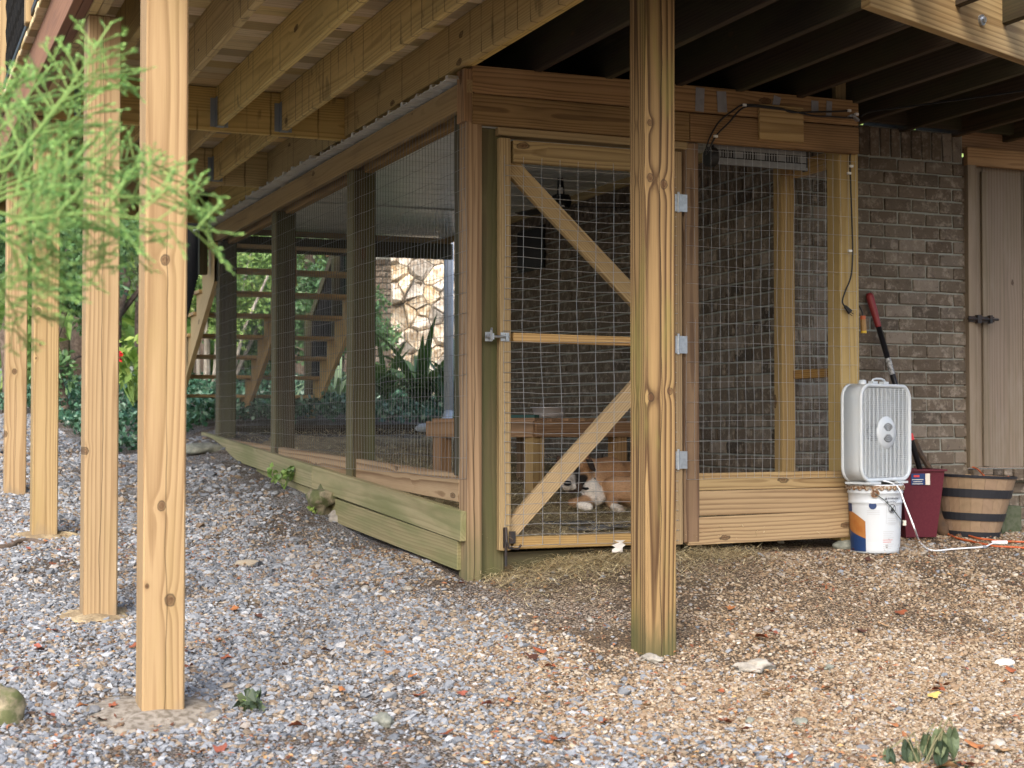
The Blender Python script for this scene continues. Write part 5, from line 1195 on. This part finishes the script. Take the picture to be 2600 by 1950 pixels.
# ivy ground cover
def ivy():
    b = MB(); cnt = 0
    def path(u, v): return (-5.2 < u < -.95) and v < 12.2 + .8 * mnoise.noise(Vector((u, v, 0)))
    for _ in range(90000):
        v = random.uniform(5.2, 15); u = random.uniform(-9, 3.2)
        if path(u, v): continue
        if v < 6.7 and u > -.35: continue
        if u <= -.35 and u > -.95 and v < 6.6: continue
        k = mnoise.noise(Vector((u * 1.1, v * 1.1, 2)))
        h = .16 + .16 * k + (.10 if v > 10 else 0)
        if k < -.38: continue
        p = W(u, v, gh(u, v) + max(0.03, h) * random.uniform(.3, 1))
        d = (rv() + Vector((0, 0, .4))).normalized(); leafquad(b, p, d, rv(), random.uniform(.04, .075), random.uniform(.016, .03), .15)
        cnt += 1
    b.build('ivy', M['ivy'], None, attr=True, kind='stuff')
ivy()
def strap_plant(x, y, Yd, n, L, label, mat='strap', wd=.035, base_z=None):
    p = pz(x, y, Yd); t = thing('strap_leaf_plant', label, 'plant', p, 0)
    for k in range(n):
        a = random.uniform(0, 2 * math.pi); lean = random.uniform(.25, .95); LL = L * random.uniform(.65, 1.1); w = wd * random.uniform(.7, 1.2)
        d = Vector((math.cos(a), math.sin(a), 0)); s = Vector((-math.sin(a), math.cos(a), 0)); vs = []; q = p.copy() + d * .03; ang = 1.45 - lean * .35
        m_ = 9
        for i in range(m_ + 1):
            f = i / m_; ww = w * math.sin(math.pi * (0.12 + .88 * f) ** .8) if f < 1 else 0
            ww = max(ww, .001); dirn = d * math.cos(ang) + Z * math.sin(ang)
            nn = s.cross(dirn)
            vs += [q + s * ww - nn * ww * .35, q, q - s * ww - nn * ww * .35]; q = q + dirn * LL / m_; ang -= lean * (.32 + .1 * f)
        b = MB(); b.add(vs, [(i * 3 + j, i * 3 + j + 1, i * 3 + j + 4, i * 3 + j + 3) for i in range(m_) for j in range(2)], 0, random.random())
        b.build('leaf', M[mat], t, attr=True, smooth=True)
strap_plant(1070, 1040, 15.6, 34, 1.15, 'big clump of arching dark strap leaves in front of the flagstone chimney', wd=.05)
strap_plant(980, 1020, 16.2, 22, .9, 'smaller strap leaf clump left of the big one by the chimney', wd=.045)
strap_plant(1150, 1050, 15.4, 22, 1.1, 'strap leaf clump hugging the downspout', wd=.05)
strap_plant(855, 1030, 15.8, 14, .7, 'grey leaved clump between stair foot and strap leaf plants', 'leafgrey', .035)
# red flowering plant at the edge of the gravel path
fp = thing('flowering_plant', 'bright green plant with red flowers behind the nearest post', 'plant', pz(345, 1000, 15), 0)
pb = pz(345, 1020, 15.0); stems = MB(); lv = MB(); fl = MB()
for k in range(16):
    e = pz(random.uniform(300, 385), random.uniform(865, 960), 15 + random.uniform(-.25, .25)); stems.tube([pb + rv() * .05, pb.lerp(e, .5) + rv() * .05, e], .008, 5)
    for _ in range(7): leafquad(lv, e + rv() * .10, (rv() + Vector((0, 0, -.5))).normalized(), rv(), random.uniform(.10, .17), random.uniform(.03, .05), .2)
for (x, y) in ((297, 901), (306, 909), (302, 896), (700, 880), (560, 905)):
    for _ in range(6): leafquad(fl, pz(x, y, 14.7) + rv() * .02, rv(), rv(), .05, .022)
stems.build('stem', M['twig'], fp); lv.build('leaves', M['leaflight'], fp, attr=True); fl.build('flower', simple('red petals', (.65, .03, .03), .5), fp)
# small weeds
def weed(p, n, L, label, mat='leafmid', hang=False, size=.03):
    t = thing('weed', label, 'weed', p, 0); st = MB(); lv = MB()
    for k in range(n):
        a = random.uniform(0, 6.28); e = p + Vector((math.cos(a) * L * .6, math.sin(a) * L * .6, L * random.uniform(.5, 1)))
        m_ = p.lerp(e, .5) + Z * L * .2; st.tube([p, m_, e], .0018, 4)
        for j in range(6):
            q = m_.lerp(e, random.random()); leafquad(lv, q, (rv() + (Vector((0, 0, -1.2)) if hang else Z * .2)).normalized(), rv(), size * random.uniform(.7, 1.3), size * .35, .2)
    st.build('stem', M['twig'], t); lv.build('leaves', M[mat], t, attr=True)
weed(onground(722, 1243), 12, .16, 'green leafy weed growing under the stacked kennel boards', 'leafmid', size=.045)
weed(onground(640, 1805), 5, .06, 'small dark wilted weed in the gravel right of the nearest post', 'wilt', size=.05)
weed(onground(800, 1305), 5, .05, 'tiny green sprig on the mossy rock', 'leaflight', size=.03)
def wilted():
    p = onground(2330, 1930); t = thing('wilted_plant', 'wilted grey green plant with drooping leaves in the pebbles at the lower right', 'plant', p, 0)
    st = MB(); lv = MB(); s = p.y / F
    for (x0, y0, x1, y1, x2, y2, wd) in [(2330, 1935, 2300, 1870, 2262, 1900, 20), (2335, 1935, 2320, 1858, 2306, 1880, 24), (2340, 1930, 2372, 1835, 2352, 1862, 26), (2350, 1930, 2392, 1828, 2385, 1850, 30), (2355, 1930, 2410, 1820, 2420, 1848, 26), (2345, 1930, 2395, 1850, 2388, 1880, 30), (2330, 1940, 2290, 1880, 2256, 1905, 22), (2340, 1938, 2330, 1880, 2322, 1900, 26), (2370, 1940, 2400, 1905, 2420, 1930, 26), (2380, 1950, 2440, 1930, 2450, 1945, 22)]:
        dY = random.uniform(-.12, -.02); a, b_, c = pz(x0, y0, p.y + dY), pz(x1, y1, p.y + dY), pz(x2, y2, p.y + dY)
        a.z = min(a.z, p.z + .01); st.tube([a, a.lerp(b_, .6) + Z * .004, b_, b_.lerp(c, .5), c], .0022, 5)
        # crumpled hanging leaf
        L = random.uniform(.07, .10); vs = []; w = wd * s * .62; ph = random.random() * 6
        for i in range(7):
            f = i / 6; ww = w * math.sin(math.pi * min(1, .15 + f * .85)) + .001
            for j in range(5):
                k = j / 4 * 2 - 1; vs.append(c + Vector((k * ww, .012 * math.cos(k * 6 + ph) + .006 * math.sin(f * 8 + ph), -f * L + .006 * math.sin(k * 5 + f * 6))))
        lv.add(vs, [(i * 5 + j, i * 5 + j + 1, (i + 1) * 5 + j + 1, (i + 1) * 5 + j) for i in range(6) for j in range(4)], 0, random.random())
    st.build('stem', simple('dry stem', (.16, .15, .08), .7), t); lv.build('leaves', M['wilt'], t, attr=True)
wilted()

# ------------------------------------------------------------------ cypress branch reaching in from the left
def cypress():
    D0 = 2.55; base = Vector((-1.42, 2.7, gw(-1.42, 2.7)))
    t = thing('cypress_tree', 'young cypress whose feathery green branches reach in front of the pine posts', 'tree', base, 0)
    b = MB(); b.tube([base - Z * .1, base + Vector((.03, 0, .8)), base + Vector((0, .02, 1.7)), base + Vector((.02, 0, 2.8))], .035, 10, rr=[.04, .034, .026, .012]); b.build('trunk', M['bark'], t, smooth=True)
    nb = MB(); tw = MB()
    def spray(p, d, L, depth, tone):
        d = d.normalized(); n = max(3, int(L / (.013 if depth else .0065))); q = p.copy(); pts = [q.copy()]; side = 1
        s = d.cross(Z + rv() * .4).normalized(); drp = random.uniform(.0, .35)
        for i in range(n):
            f = i / n; dd = (d + s * .12 * math.sin(i) + Z * (.10 - drp * f)).normalized(); q = q + dd * (L / n); pts.append(q.copy())
            if depth > 0 and i > 0:
                side = -side; sub = (dd * .9 + s * side * .65 + rv() * .2 + Z * .05).normalized(); spray(q, sub, L * (.42 if depth > 1 else .40) * (1.05 - .6 * f) * random.uniform(.7, 1.2), depth - 1, tone + .25 * f)
            if depth == 0 or f > .25:
                for sd in (-1, 1): leafquad(nb, q, (dd * .9 + s * sd * .5 + rv() * .2).normalized(), rv(), random.uniform(.008, .014), .0010, .1, min(1, max(0, tone + random.uniform(-.25, .3))))
        tw.tube(pts[::max(1, n // 4)] + [pts[-1]], .0009 if depth == 0 else .0016, 3, caps=False)
        leafquad(nb, pts[-1], d, rv(), .012, .002, .1, 1)
    mains = [([(-260, 560), (20, 430), (120, 300), (200, 190), (250, 110)], 2.5, .6), ([(-260, 560), (60, 380), (180, 230), (240, 190), (290, 185)], 2.55, .45),
             ([(-260, 600), (40, 480), (200, 400), (300, 410), (340, 400)], 2.6, .35), ([(-260, 640), (60, 560), (220, 500), (360, 500), (440, 480), (500, 492)], 2.45, .35),
             ([(-260, 660), (50, 560), (230, 540), (400, 560), (520, 585)], 2.35, .4), ([(-260, 520), (0, 330), (60, 260), (100, 205)], 2.7, .3), ([(-260, 700), (0, 600), (80, 640), (110, 720), (140, 760)], 2.3, .3),
             ([(-260, 600), (-20, 420), (40, 350), (100, 330)], 2.75, .2), ([(-260, 760), (-20, 680), (10, 740), (40, 800), (30, 850)], 2.3, .25), ([(-260, 560), (-40, 300), (0, 250), (20, 225)], 2.6, .3),
             ([(-260, 640), (20, 500), (140, 470), (260, 560), (330, 640)], 2.4, .3), ([(-260, 640), (0, 540), (90, 560), (150, 640), (200, 690)], 2.35, .3),
             ([(-260, 620), (0, 480), (120, 430), (250, 440), (340, 450), (420, 430)], 2.65, .3), ([(-260, 600), (-30, 480), (60, 440), (160, 330), (220, 270)], 2.65, .35), ([(-260, 680), (0, 580), (60, 600), (110, 600), (160, 560)], 2.5, .2)]
    for (pp, D, tone) in mains:
        P = [pz(x, y, D + .05 * i) for i, (x, y) in enumerate(pp)]; P[0] = base + Z * (P[0].z - base.z) + Vector((.02, 0, -.06))
        br = MB(); full = []
        for i in range(len(P) - 1):
            for k in range(6): full.append(P[i].lerp(P[i + 1], k / 6))
        full.append(P[-1]); br.tube(full, .004, 6, rr=[.0034 - .0026 * i / len(full) for i in range(len(full))]); br.build('branch', M['twig'], t)
        side = 1
        for i in range(2, len(full)):
            f = i / len(full); d = (full[min(i + 1, len(full) - 1)] - full[i - 1]).normalized()
            for _ in range(1 if random.random() < .85 else 0):
                side = -side; s = d.cross(Vector((0, 1, 0))).normalized()
                spray(full[i], (d * random.uniform(.4, .8) + s * side * random.uniform(.4, 1) + Vector((0, random.uniform(-.5, .5), 0)) + Z * .1), random.uniform(.06, .13) * (1.1 - .5 * f), 1, tone * .7 + .35 * f)
        spray(P[-1], (P[-1] - P[-2]), .05, 1, .8)
    tw.build('twigs', M['twig'], t, kind='stuff'); nb.build('foliage', M['cypress'], t, attr=True, kind='stuff')
    print('cypress faces', len(nb.f), len(tw.f))
cypress()

# ------------------------------------------------------------------ rocks, footings, litter
rock('rock', 'smooth grey green stone lying in front of the paint bucket', onground(2152, 1392), (.15, .10, .07), M['rockgrey'], 3, .1, .2)
rock('rock', 'pale three-cornered rock lying in the pebbles right of the weathered post', onground(1925, 1700), (.12, .10, .045), M['rock'], 5, .5, .9, sink=.2)
rock('rock', 'rounded mossy boulder cut by the left edge of the picture', onground(2, 1832), (.14, .14, .17), M['rockmoss'], 6, 0, .3)
rock('rock', 'smooth oval cream stone near the right edge of the picture', onground(2551, 1690), (.075, .045, .035), simple('cream stone', (.62, .58, .52), .6), 2, .1, .12, sink=.2)
rock('rock', 'mossy lumpy rock jammed under the lowest kennel board', onground(832, 1296) + Z * .02, (.42, .22, .20), M['rockmoss'], 8, AL + 1.45, .8)
rock('rock', 'pale lichened stone in front of the mossy lumpy rock', onground(872, 1322), (.16, .10, .10), M['rock'], 12, .4, .7)
rock('rock', 'sloping flat stone at the far corner of the kennel boards', onground(515, 1148), (.30, .22, .10), M['rockgrey'], 15, .4, .5)
rock('rock', 'flat bluish stone chip by the foot of the yellow sill boards', onground(1842, 1388), (.075, .04, .03), M['slate'], 11, .2, .6, sink=.2)
rock('rock', 'upright grey stone chip against the lowest yellow sill board', onground(1982, 1380), (.035, .03, .035), M['rock'], 21, .2, .7, sink=.1)
rock('rock', 'bluish chip beside the flat one below the yellow sill boards', onground(1893, 1395), (.055, .035, .02), M['slate'], 22, .2, .6, sink=.2)
rock('rock', 'bare pale lump of concrete at the foot of the weathered post', onground(1655, 1680), (.07, .09, .04), M['rock'], 17, 1.0, .8)
rock('rock', 'tan flat stone in the grey gravel left of centre', onground(625, 1436), (.13, .09, .04), simple('tan stone', (.30, .26, .20), .9), 31, .3, .5)
for (x, y, w_, lab) in [(1035, 1500, .055, 'grey white pebble in the litter below the mossy corner post'), (930, 1498, .05, 'dark blue chip left of the mossy corner post'), (1345, 1885, .05, 'large grey chip at the bottom centre of the gravel'), (2032, 1840, .055, 'round tan pebble left of the wilted plant'), (1905, 1835, .04, 'white cube-like chip left of the round tan pebble'), (2190, 1905, .04, 'blue grey pebble beside the wilted plant stems'), (2535, 1895, .05, 'bluish round pebble right of the wilted plant'), (975, 1840, .09, 'long pale chip at the bottom left of the bright gravel'), (535, 1815, .06, 'pinkish grey pebble right of the nearest post'), (2105, 1700, .05, 'cream block-shaped pebble in the middle of the pea gravel'), (1500, 1580, .05, 'tan round pebble left of the weathered post'), (240, 1810, .06, 'grey pebble left of the nearest post')]:
    rock('pebble', lab, onground(x, y), (w_, w_ * .7, w_ * .55), random.choice([M['rock'], M['rockgrey'], M['slate']]), random.randint(1, 90), random.random() * 3, .45, 'pebble', sink=.2)
def footing(v, r, label, mat='concrete'):
    c = W(PU + .04, v + .07, 0); b = MB(); n = 48; V = [c + Z * 0]; rings = 9
    V = []
    for i in range(rings + 1):
        for j in range(n):
            a = 2 * math.pi * j / n; rr = r * (.2 + .8 * i / rings) * (1 + .45 * mnoise.noise(Vector((math.cos(a) * 1.5, math.sin(a) * 1.5, v))) * (i / rings))
            x, y = c.x + rr * math.cos(a), c.y + rr * math.sin(a); hh = .022 * (1 - (i / rings) ** 1.6) + .012 * mnoise.noise(Vector((x * 12, y * 12, 0))) - (.03 if i == rings else 0)
            V.append((x, y, gw(x, y) + hh + .004))
    b.add(V, [(i * n + j, i * n + (j + 1) % n, (i + 1) * n + (j + 1) % n, (i + 1) * n + j) for i in range(rings) for j in range(n)])
    b.build('concrete_footing', M[mat], None, smooth=True, label=label, category='footing')
footing(-1.83, .24, 'gritty concrete collar round the foot of the nearest pine post')
footing(-.30, .17, 'dusty concrete collar at the foot of the second pine post', 'dirt')
footing(2.0, .17, 'low dirt covered collar at the foot of the third pine post', 'dirt')
rt = [onground(x, y, .01) for x, y in [(-20, 1392), (20, 1388), (50, 1376), (80, 1374), (110, 1382)]]
cord('root', 'grey tree root showing through the gravel by the third pine post', rt, .018, 'bark', 'root')
ltr = [(1520, 1378), (1523, 1386), (1540, 1390)]
b = MB(); p = pv(1560, 1372, -.09)
b.add([p + Vector((random.uniform(-.02, .03), random.uniform(-.01, .01), -i * .012)) + A * (j * .016) for i in range(6) for j in range(3)], [(i * 3 + j, i * 3 + j + 1, (i + 1) * 3 + j + 1, (i + 1) * 3 + j) for i in range(5) for j in range(2)])
b.build('paper_scrap', simple('dirty white paper', (.55, .53, .5), .8), None, label='dirty scrap of white paper caught in the bottom of the gate wire', category='paper')

def slabs():
    for i, (x, y, w_, l_, lab) in enumerate([(1500, 1352, .30, .10, 'broad dark flagstone half buried in straw just inside the gate'), (1440, 1325, .30, .10, 'narrow dark flagstone in the straw under the dog'), (1560, 1335, .25, .09, 'dark flagstone right of the narrow one under the dog')]):
        p = pz(x, y, 8.2 + (1352 - y) / 40 * .3); u, v = uvof(p.x, p.y); p.z = CH + floorh(v) + .012
        bm = bmesh.new(); vs = []
        for k in range(9): a = 2 * math.pi * k / 9; rr_ = 1 + random.uniform(-.25, .2); vs.append(bm.verts.new((w_ * .5 * math.cos(a) * rr_, l_ * .9 * math.sin(a) * rr_, 0)))
        f = bm.faces.new(vs); g = bmesh.ops.extrude_face_region(bm, geom=[f]); bmesh.ops.translate(bm, vec=(0, 0, .012), verts=[q for q in g['geom'] if isinstance(q, bmesh.types.BMVert)])
        bmesh.ops.recalc_face_normals(bm, faces=bm.faces[:]); me = bpy.data.meshes.new('slab'); bm.to_mesh(me); bm.free(); me.materials.append(M['slate'])
        link('flagstone', me, Matrix.Translation(p) @ Matrix.Rotation(AL, 4, 'Z'), None, label=lab, category='flagstone')
slabs()

def straw():
    b = MB()
    def strand(p, L, w, lift=.02):
        a = random.uniform(0, 6.28); d = Vector((math.cos(a), math.sin(a), random.uniform(-.08, .22))).normalized(); s = d.cross(Z).normalized(); k = rv() * L * .12
        b.add([p - s * w, p + s * w, p + d * L * .5 + k + s * w, p + d * L * .5 + k - s * w, p + d * L + s * w * .4, p + d * L - s * w * .4], [(0, 1, 2, 3), (3, 2, 4, 5)])
    for _ in range(34000):
        u = random.uniform(.03, 2.05); v = random.uniform(.03, 3.6) if random.random() < .85 else random.uniform(3.6, 6.1)
        k = mnoise.noise(Vector((u * 1.7, v * 1.7, 6)))
        if k < -.2 and random.random() < .7: continue
        strand(W(u, v, floorh(v) + .01 + random.random() * (.05 + .05 * max(0, k))), random.uniform(.05, .16), random.uniform(.0010, .0020))
    for _ in range(4200):
        u = random.gauss(.55, .42); v = -abs(random.gauss(0, .28)) + .05
        if u < .0: continue
        strand(W(u, v, gh(u, v) + random.random() * .025), random.uniform(.05, .18), random.uniform(.0010, .0018))
    for _ in range(500):
        u = random.gauss(1.3, .15); v = -abs(random.gauss(0, .12)); strand(W(u, v, gh(u, v) + random.random() * .04), random.uniform(.05, .14), .0015)
    b.build('straw', M['straw'], None, attr=True, kind='stuff')
straw()

# fallen leaves: the large ones one by one
def leaf_mesh(seed, lobed):
    r = random.Random(seed); b = MB(); out = []
    n = 16
    for i in range(n):
        a = 2 * math.pi * i / n; rad = .5 * (1 + (.35 * math.cos(5 * a) if lobed else 0)) * (.62 + .38 * abs(math.cos(a / 2))) * r.uniform(.9, 1.1)
        x, y = rad * math.cos(a), rad * math.sin(a) * (.8 if lobed else .55); out.append((x, y, .18 * abs(y) + .12 * math.sin(x * 5 + seed) + r.uniform(-.03, .03)))
    b.add([(0, 0, .0)] + out, [(0, 1 + i, 1 + (i + 1) % n) for i in range(n)]); b.box(-.62, 0, .03, .25, .012, .012)
    return b
LC = {'russet': (.24, .075, .035), 'orange': (.32, .13, .05), 'tan': (.42, .26, .13), 'dark brown': (.09, .04, .028), 'yellow': (.62, .42, .13), 'pinkish red': (.28, .09, .06)}
LM = {k: simple(k + ' leaf', c, .6, .3, 0, .6, 1.5) for k, c in LC.items()}
LS = [leaf_mesh(i, i % 2 == 0) for i in range(6)]
LMESH = {(k, i): LS[i].mesh('leaf', m, smooth=True) for k, m in LM.items() for i in range(6)}
SPOT = [(215, 1790, 'orange', .05, 'left of the nearest post'), (130, 1815, 'pinkish red', .045, 'near the mossy boulder'), (112, 1375, 'orange', .05, 'beside the third post'), (72, 1392, 'pinkish red', .05, 'by the root'), (137, 1432, 'russet', .05, 'left of the second post'),
        (1130, 1860, 'russet', .06, 'at the bottom centre'), (595, 1545, 'orange', .05, 'right of the nearest post'), (710, 1563, 'russet', .05, 'in the middle of the grey gravel'), (655, 1565, 'dark brown', .05, 'in the middle of the grey gravel'), (1050, 1715, 'orange', .05, 'on the bright gravel'), (1068, 1762, 'russet', .06, 'under the orange one on the bright gravel'),
        (1375, 1650, 'russet', .07, 'left of the weathered post'), (1350, 1668, 'dark brown', .07, 'left of the weathered post'), (1395, 1690, 'russet', .06, 'below the weathered post'), (1430, 1600, 'orange', .05, 'near the weathered post'), (1375, 1640, 'tan', .06, 'near the weathered post'),
        (1420, 1875, 'russet', .08, 'at the bottom of the picture'), (1390, 1880, 'orange', .06, 'at the bottom of the picture'), (1240, 1785, 'pinkish red', .05, 'on the bright gravel'), (1300, 1775, 'russet', .06, 'on the bright gravel'), (1170, 1760, 'pinkish red', .05, 'on the bright gravel'),
        (2045, 1475, 'russet', .06, 'behind the pale rock'), (1855, 1542, 'orange', .05, 'on the pea gravel'), (1955, 1548, 'russet', .06, 'on the pea gravel'), (1930, 1615, 'russet', .08, 'above the pale rock'), (1965, 1605, 'pinkish red', .06, 'above the pale rock'), (2285, 1555, 'russet', .07, 'on the shaded pebbles'), (2240, 1585, 'tan', .06, 'on the pea gravel'), (2185, 1600, 'dark brown', .06, 'on the pea gravel'),
        (2270, 1838, 'orange', .055, 'beside the wilted plant'), (2395, 1738, 'orange', .07, 'right of centre in the pebbles'), (2380, 1750, 'russet', .07, 'right of centre in the pebbles'), (2370, 1765, 'yellow', .06, 'right of centre in the pebbles'), (2430, 1785, 'tan', .06, 'right of centre in the pebbles'), (2555, 1730, 'orange', .05, 'near the cream stone'), (2570, 1700, 'russet', .06, 'near the cream stone'), (2100, 1745, 'orange', .05, 'in the pea gravel'), (1825, 1755, 'russet', .05, 'in the pea gravel'), (1945, 1765, 'tan', .05, 'in the pea gravel'), (1895, 1850, 'pinkish red', .06, 'near the bottom of the pebbles'), (1845, 1830, 'russet', .07, 'near the bottom of the pebbles'), (2450, 1695, 'pinkish red', .06, 'near the cream stone'), (2205, 1420, 'dark brown', .05, 'near the paint bucket'),
        (560, 1900, 'pinkish red', .09, 'at the bottom left'), (500, 1910, 'orange', .06, 'at the bottom left'), (250, 1825, 'dark brown', .07, 'on the concrete collar'), (285, 1790, 'russet', .05, 'on the concrete collar'), (480, 1650, 'dark brown', .06, 'right of the nearest post'), (570, 1670, 'russet', .05, 'right of the nearest post'), (480, 1690, 'russet', .06, 'right of the nearest post'), (100, 1650, 'dark brown', .06, 'left of the nearest post'), (95, 1640, 'pinkish red', .05, 'left of the nearest post'), (140, 1600, 'pinkish red', .05, 'left of the nearest post'), (30, 1700, 'dark brown', .06, 'at the left edge'), (340, 1640, 'russet', .05, 'left of the nearest post'),
        (1170, 1480, 'russet', .04, 'below the mossy corner post'), (985, 1655, 'orange', .04, 'in the dirt patch'), (1750, 1900, 'tan', .06, 'near the bottom of the pebbles'), (2540, 1900, 'tan', .08, 'right of the wilted plant'), (2480, 1890, 'orange', .08, 'right of the wilted plant'), (2390, 1945, 'tan', .08, 'under the wilted plant'), (2000, 1920, 'russet', .06, 'near the bottom of the pebbles'), (2450, 1940, 'russet', .07, 'right of the wilted plant'), (1640, 1790, 'tan', .05, 'below the weathered post'), (1540, 1830, 'russet', .06, 'below the weathered post'), (870, 1750, 'orange', .05, 'on the bright gravel'), (760, 1840, 'russet', .06, 'at the bottom left of the bright gravel'), (830, 1650, 'dark brown', .05, 'in the grey gravel')]
seen = {}
for i, (x, y, k, s_, where) in enumerate(SPOT):
    p = onground(x, y, .018)
    Mx = Matrix.Translation(p) @ Matrix.Rotation(random.uniform(0, 6.28), 4, 'Z') @ Matrix.Rotation(random.uniform(-.35, .35), 4, 'X') @ Matrix.Diagonal((s_, s_, s_, 1))
    shape = 'lobed' if i % 2 == 0 else 'oval'; lab = f'{k} {shape} fallen leaf {where}'
    if lab in seen:
        for alt in ('curled', 'crumpled', 'flat', 'smaller', 'second'):
            l2 = f'{alt} {k} {shape} fallen leaf {where}'
            if l2 not in seen: lab = l2; break
    seen[lab] = 1
    link('fallen_leaf', LMESH[(k, i % 6)], Mx, None, label=lab, category='leaf', group='fallen leaves on the gravel')
def litter():
    b = MB()
    for _ in range(7500):
        Yd = random.uniform(4.2, 9.5) if random.random() < .8 else random.uniform(9.5, 18); x = random.uniform(-.37, .37) * Yd; u, v = uvof(x, Yd)
        if u > -.12 and v > -.05 and not (u > 2.3 and v < .5): continue
        if mnoise.noise(Vector((x * .8, Yd * .8, 4))) < -.1: continue
        p = Vector((x, Yd, gw(x, Yd) + .014)); d = rv(); d.z *= .25; leafquad(b, p, d.normalized(), Z + rv() * .5, random.uniform(.010, .034), random.uniform(.002, .009), .4)
    b.build('leaf_litter', M['litter'], None, attr=True, kind='stuff')
litter()

# ------------------------------------------------------------------ gravel: real stones, scattered as instances
def gravel(name, mat, protos, dens, size, tanside, seed):
    r = np.random.default_rng(seed); P = []; Sc = []; R = []; Ix = []
    for (y0, y1, dn, k) in dens:
        area = (y1 ** 2 - y0 ** 2) / 2 * .80 + .9 * (y1 - y0); n = int(area * dn)
        Y = np.sqrt(r.uniform(y0 * y0, y1 * y1, n)); X = r.uniform(-1, 1, n) * (.40 * Y + .45)
        sz = r.lognormal(math.log(size * k), .33, n)
        for x, y, s in zip(X, Y, sz):
            u, v = uvof(x, y)
            if u > -.10 and v > -.04 and not (u > 2.25 and v < HV - .03): continue
            if v > 6.5 and u > -1.0: continue
            if v > 12.3: continue
            if u < -5.2: continue
            tf = x + .8 * mnoise.noise(Vector((x * 1.1, y * 1.1, 7))) - .9 * (1 - sst(y, 4.5, 5.5))
            tn = sst(tf, -1.1, .9); tn = max(tn, .7 * sst(-abs(u - .3), -1.1, -.2) * sst(v, -2.2, -.6))
            w = (.10 + .9 * tn) if tanside else 1 - tn * .975
            dirt = mnoise.noise(Vector((x * 1.2 + 3, y * 1.2 + 3, 0))) + .5 * mnoise.noise(Vector((x * 4, y * 4, 1))) + .35 * sst(v, -2.2, -.3) * (.15 if u < -.35 else 1)  # soil patches; more soil towards the kennel also imitates the deck's shadow
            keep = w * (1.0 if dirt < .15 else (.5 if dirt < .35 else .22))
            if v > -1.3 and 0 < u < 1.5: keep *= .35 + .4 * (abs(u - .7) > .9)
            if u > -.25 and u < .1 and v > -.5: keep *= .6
            if r.random() > keep: continue
            P.append((x, y, gw(x, y) + s * .12)); Sc.append((s * r.uniform(.8, 1.25), s * r.uniform(.75, 1.1), s * r.uniform(.55, .95))); R.append((r.uniform(-.5, .5), r.uniform(-.5, .5), r.uniform(0, 6.28))); Ix.append(r.integers(0, len(protos)))
    me = bpy.data.meshes.new(name); me.vertices.add(len(P)); me.vertices.foreach_set('co', np.array(P).flatten())
    for nm, typ, dat in (('scl', 'FLOAT_VECTOR', Sc), ('rot', 'FLOAT_VECTOR', R)):
        at = me.attributes.new(nm, typ, 'POINT'); at.data.foreach_set('vector', np.array(dat).flatten())
    at = me.attributes.new('idx', 'INT', 'POINT'); at.data.foreach_set('value', np.array(Ix, dtype=np.int32))
    o = link(name, me, Matrix.Identity(4), None, kind='stuff')
    g = bpy.data.node_groups.new(name, 'GeometryNodeTree'); g.interface.new_socket('Geometry', in_out='INPUT', socket_type='NodeSocketGeometry'); g.interface.new_socket('Geometry', in_out='OUTPUT', socket_type='NodeSocketGeometry')
    N = g.nodes; Lk = g.links; gi = N.new('NodeGroupInput'); go = N.new('NodeGroupOutput'); ip = N.new('GeometryNodeInstanceOnPoints'); jn = N.new('GeometryNodeJoinGeometry')
    for me2 in reversed(protos):
        oi = N.new('GeometryNodeObjectInfo'); po = bpy.data.objects.new('stone_shape', me2); oi.inputs['Object'].default_value = po; oi.inputs['As Instance'].default_value = True; Lk.new(oi.outputs['Geometry'], jn.inputs[0])
    def na(nm, dt):
        a = N.new('GeometryNodeInputNamedAttribute'); a.data_type = dt; a.inputs['Name'].default_value = nm; return a.outputs['Attribute']
    Lk.new(gi.outputs[0], ip.inputs['Points']); Lk.new(jn.outputs[0], ip.inputs['Instance']); ip.inputs['Pick Instance'].default_value = True
    Lk.new(na('idx', 'INT'), ip.inputs['Instance Index']); Lk.new(na('scl', 'FLOAT_VECTOR'), ip.inputs['Scale'])
    er = N.new('FunctionNodeEulerToRotation'); Lk.new(na('rot', 'FLOAT_VECTOR'), er.inputs[0]); Lk.new(er.outputs[0], ip.inputs['Rotation']); Lk.new(ip.outputs[0], go.inputs[0])
    md = o.modifiers.new('scatter', 'NODES'); md.node_group = g; print(name, len(P)); return o
def protos(mat, seeds, flat, rough, smooth):
    out = []
    for s in seeds:
        me = stone_proto(s, flat, rough, 2 if smooth else 1); me.materials.append(mat)
        if smooth: me.polygons.foreach_set('use_smooth', [True] * len(me.polygons))
        out.append(me)
    return out
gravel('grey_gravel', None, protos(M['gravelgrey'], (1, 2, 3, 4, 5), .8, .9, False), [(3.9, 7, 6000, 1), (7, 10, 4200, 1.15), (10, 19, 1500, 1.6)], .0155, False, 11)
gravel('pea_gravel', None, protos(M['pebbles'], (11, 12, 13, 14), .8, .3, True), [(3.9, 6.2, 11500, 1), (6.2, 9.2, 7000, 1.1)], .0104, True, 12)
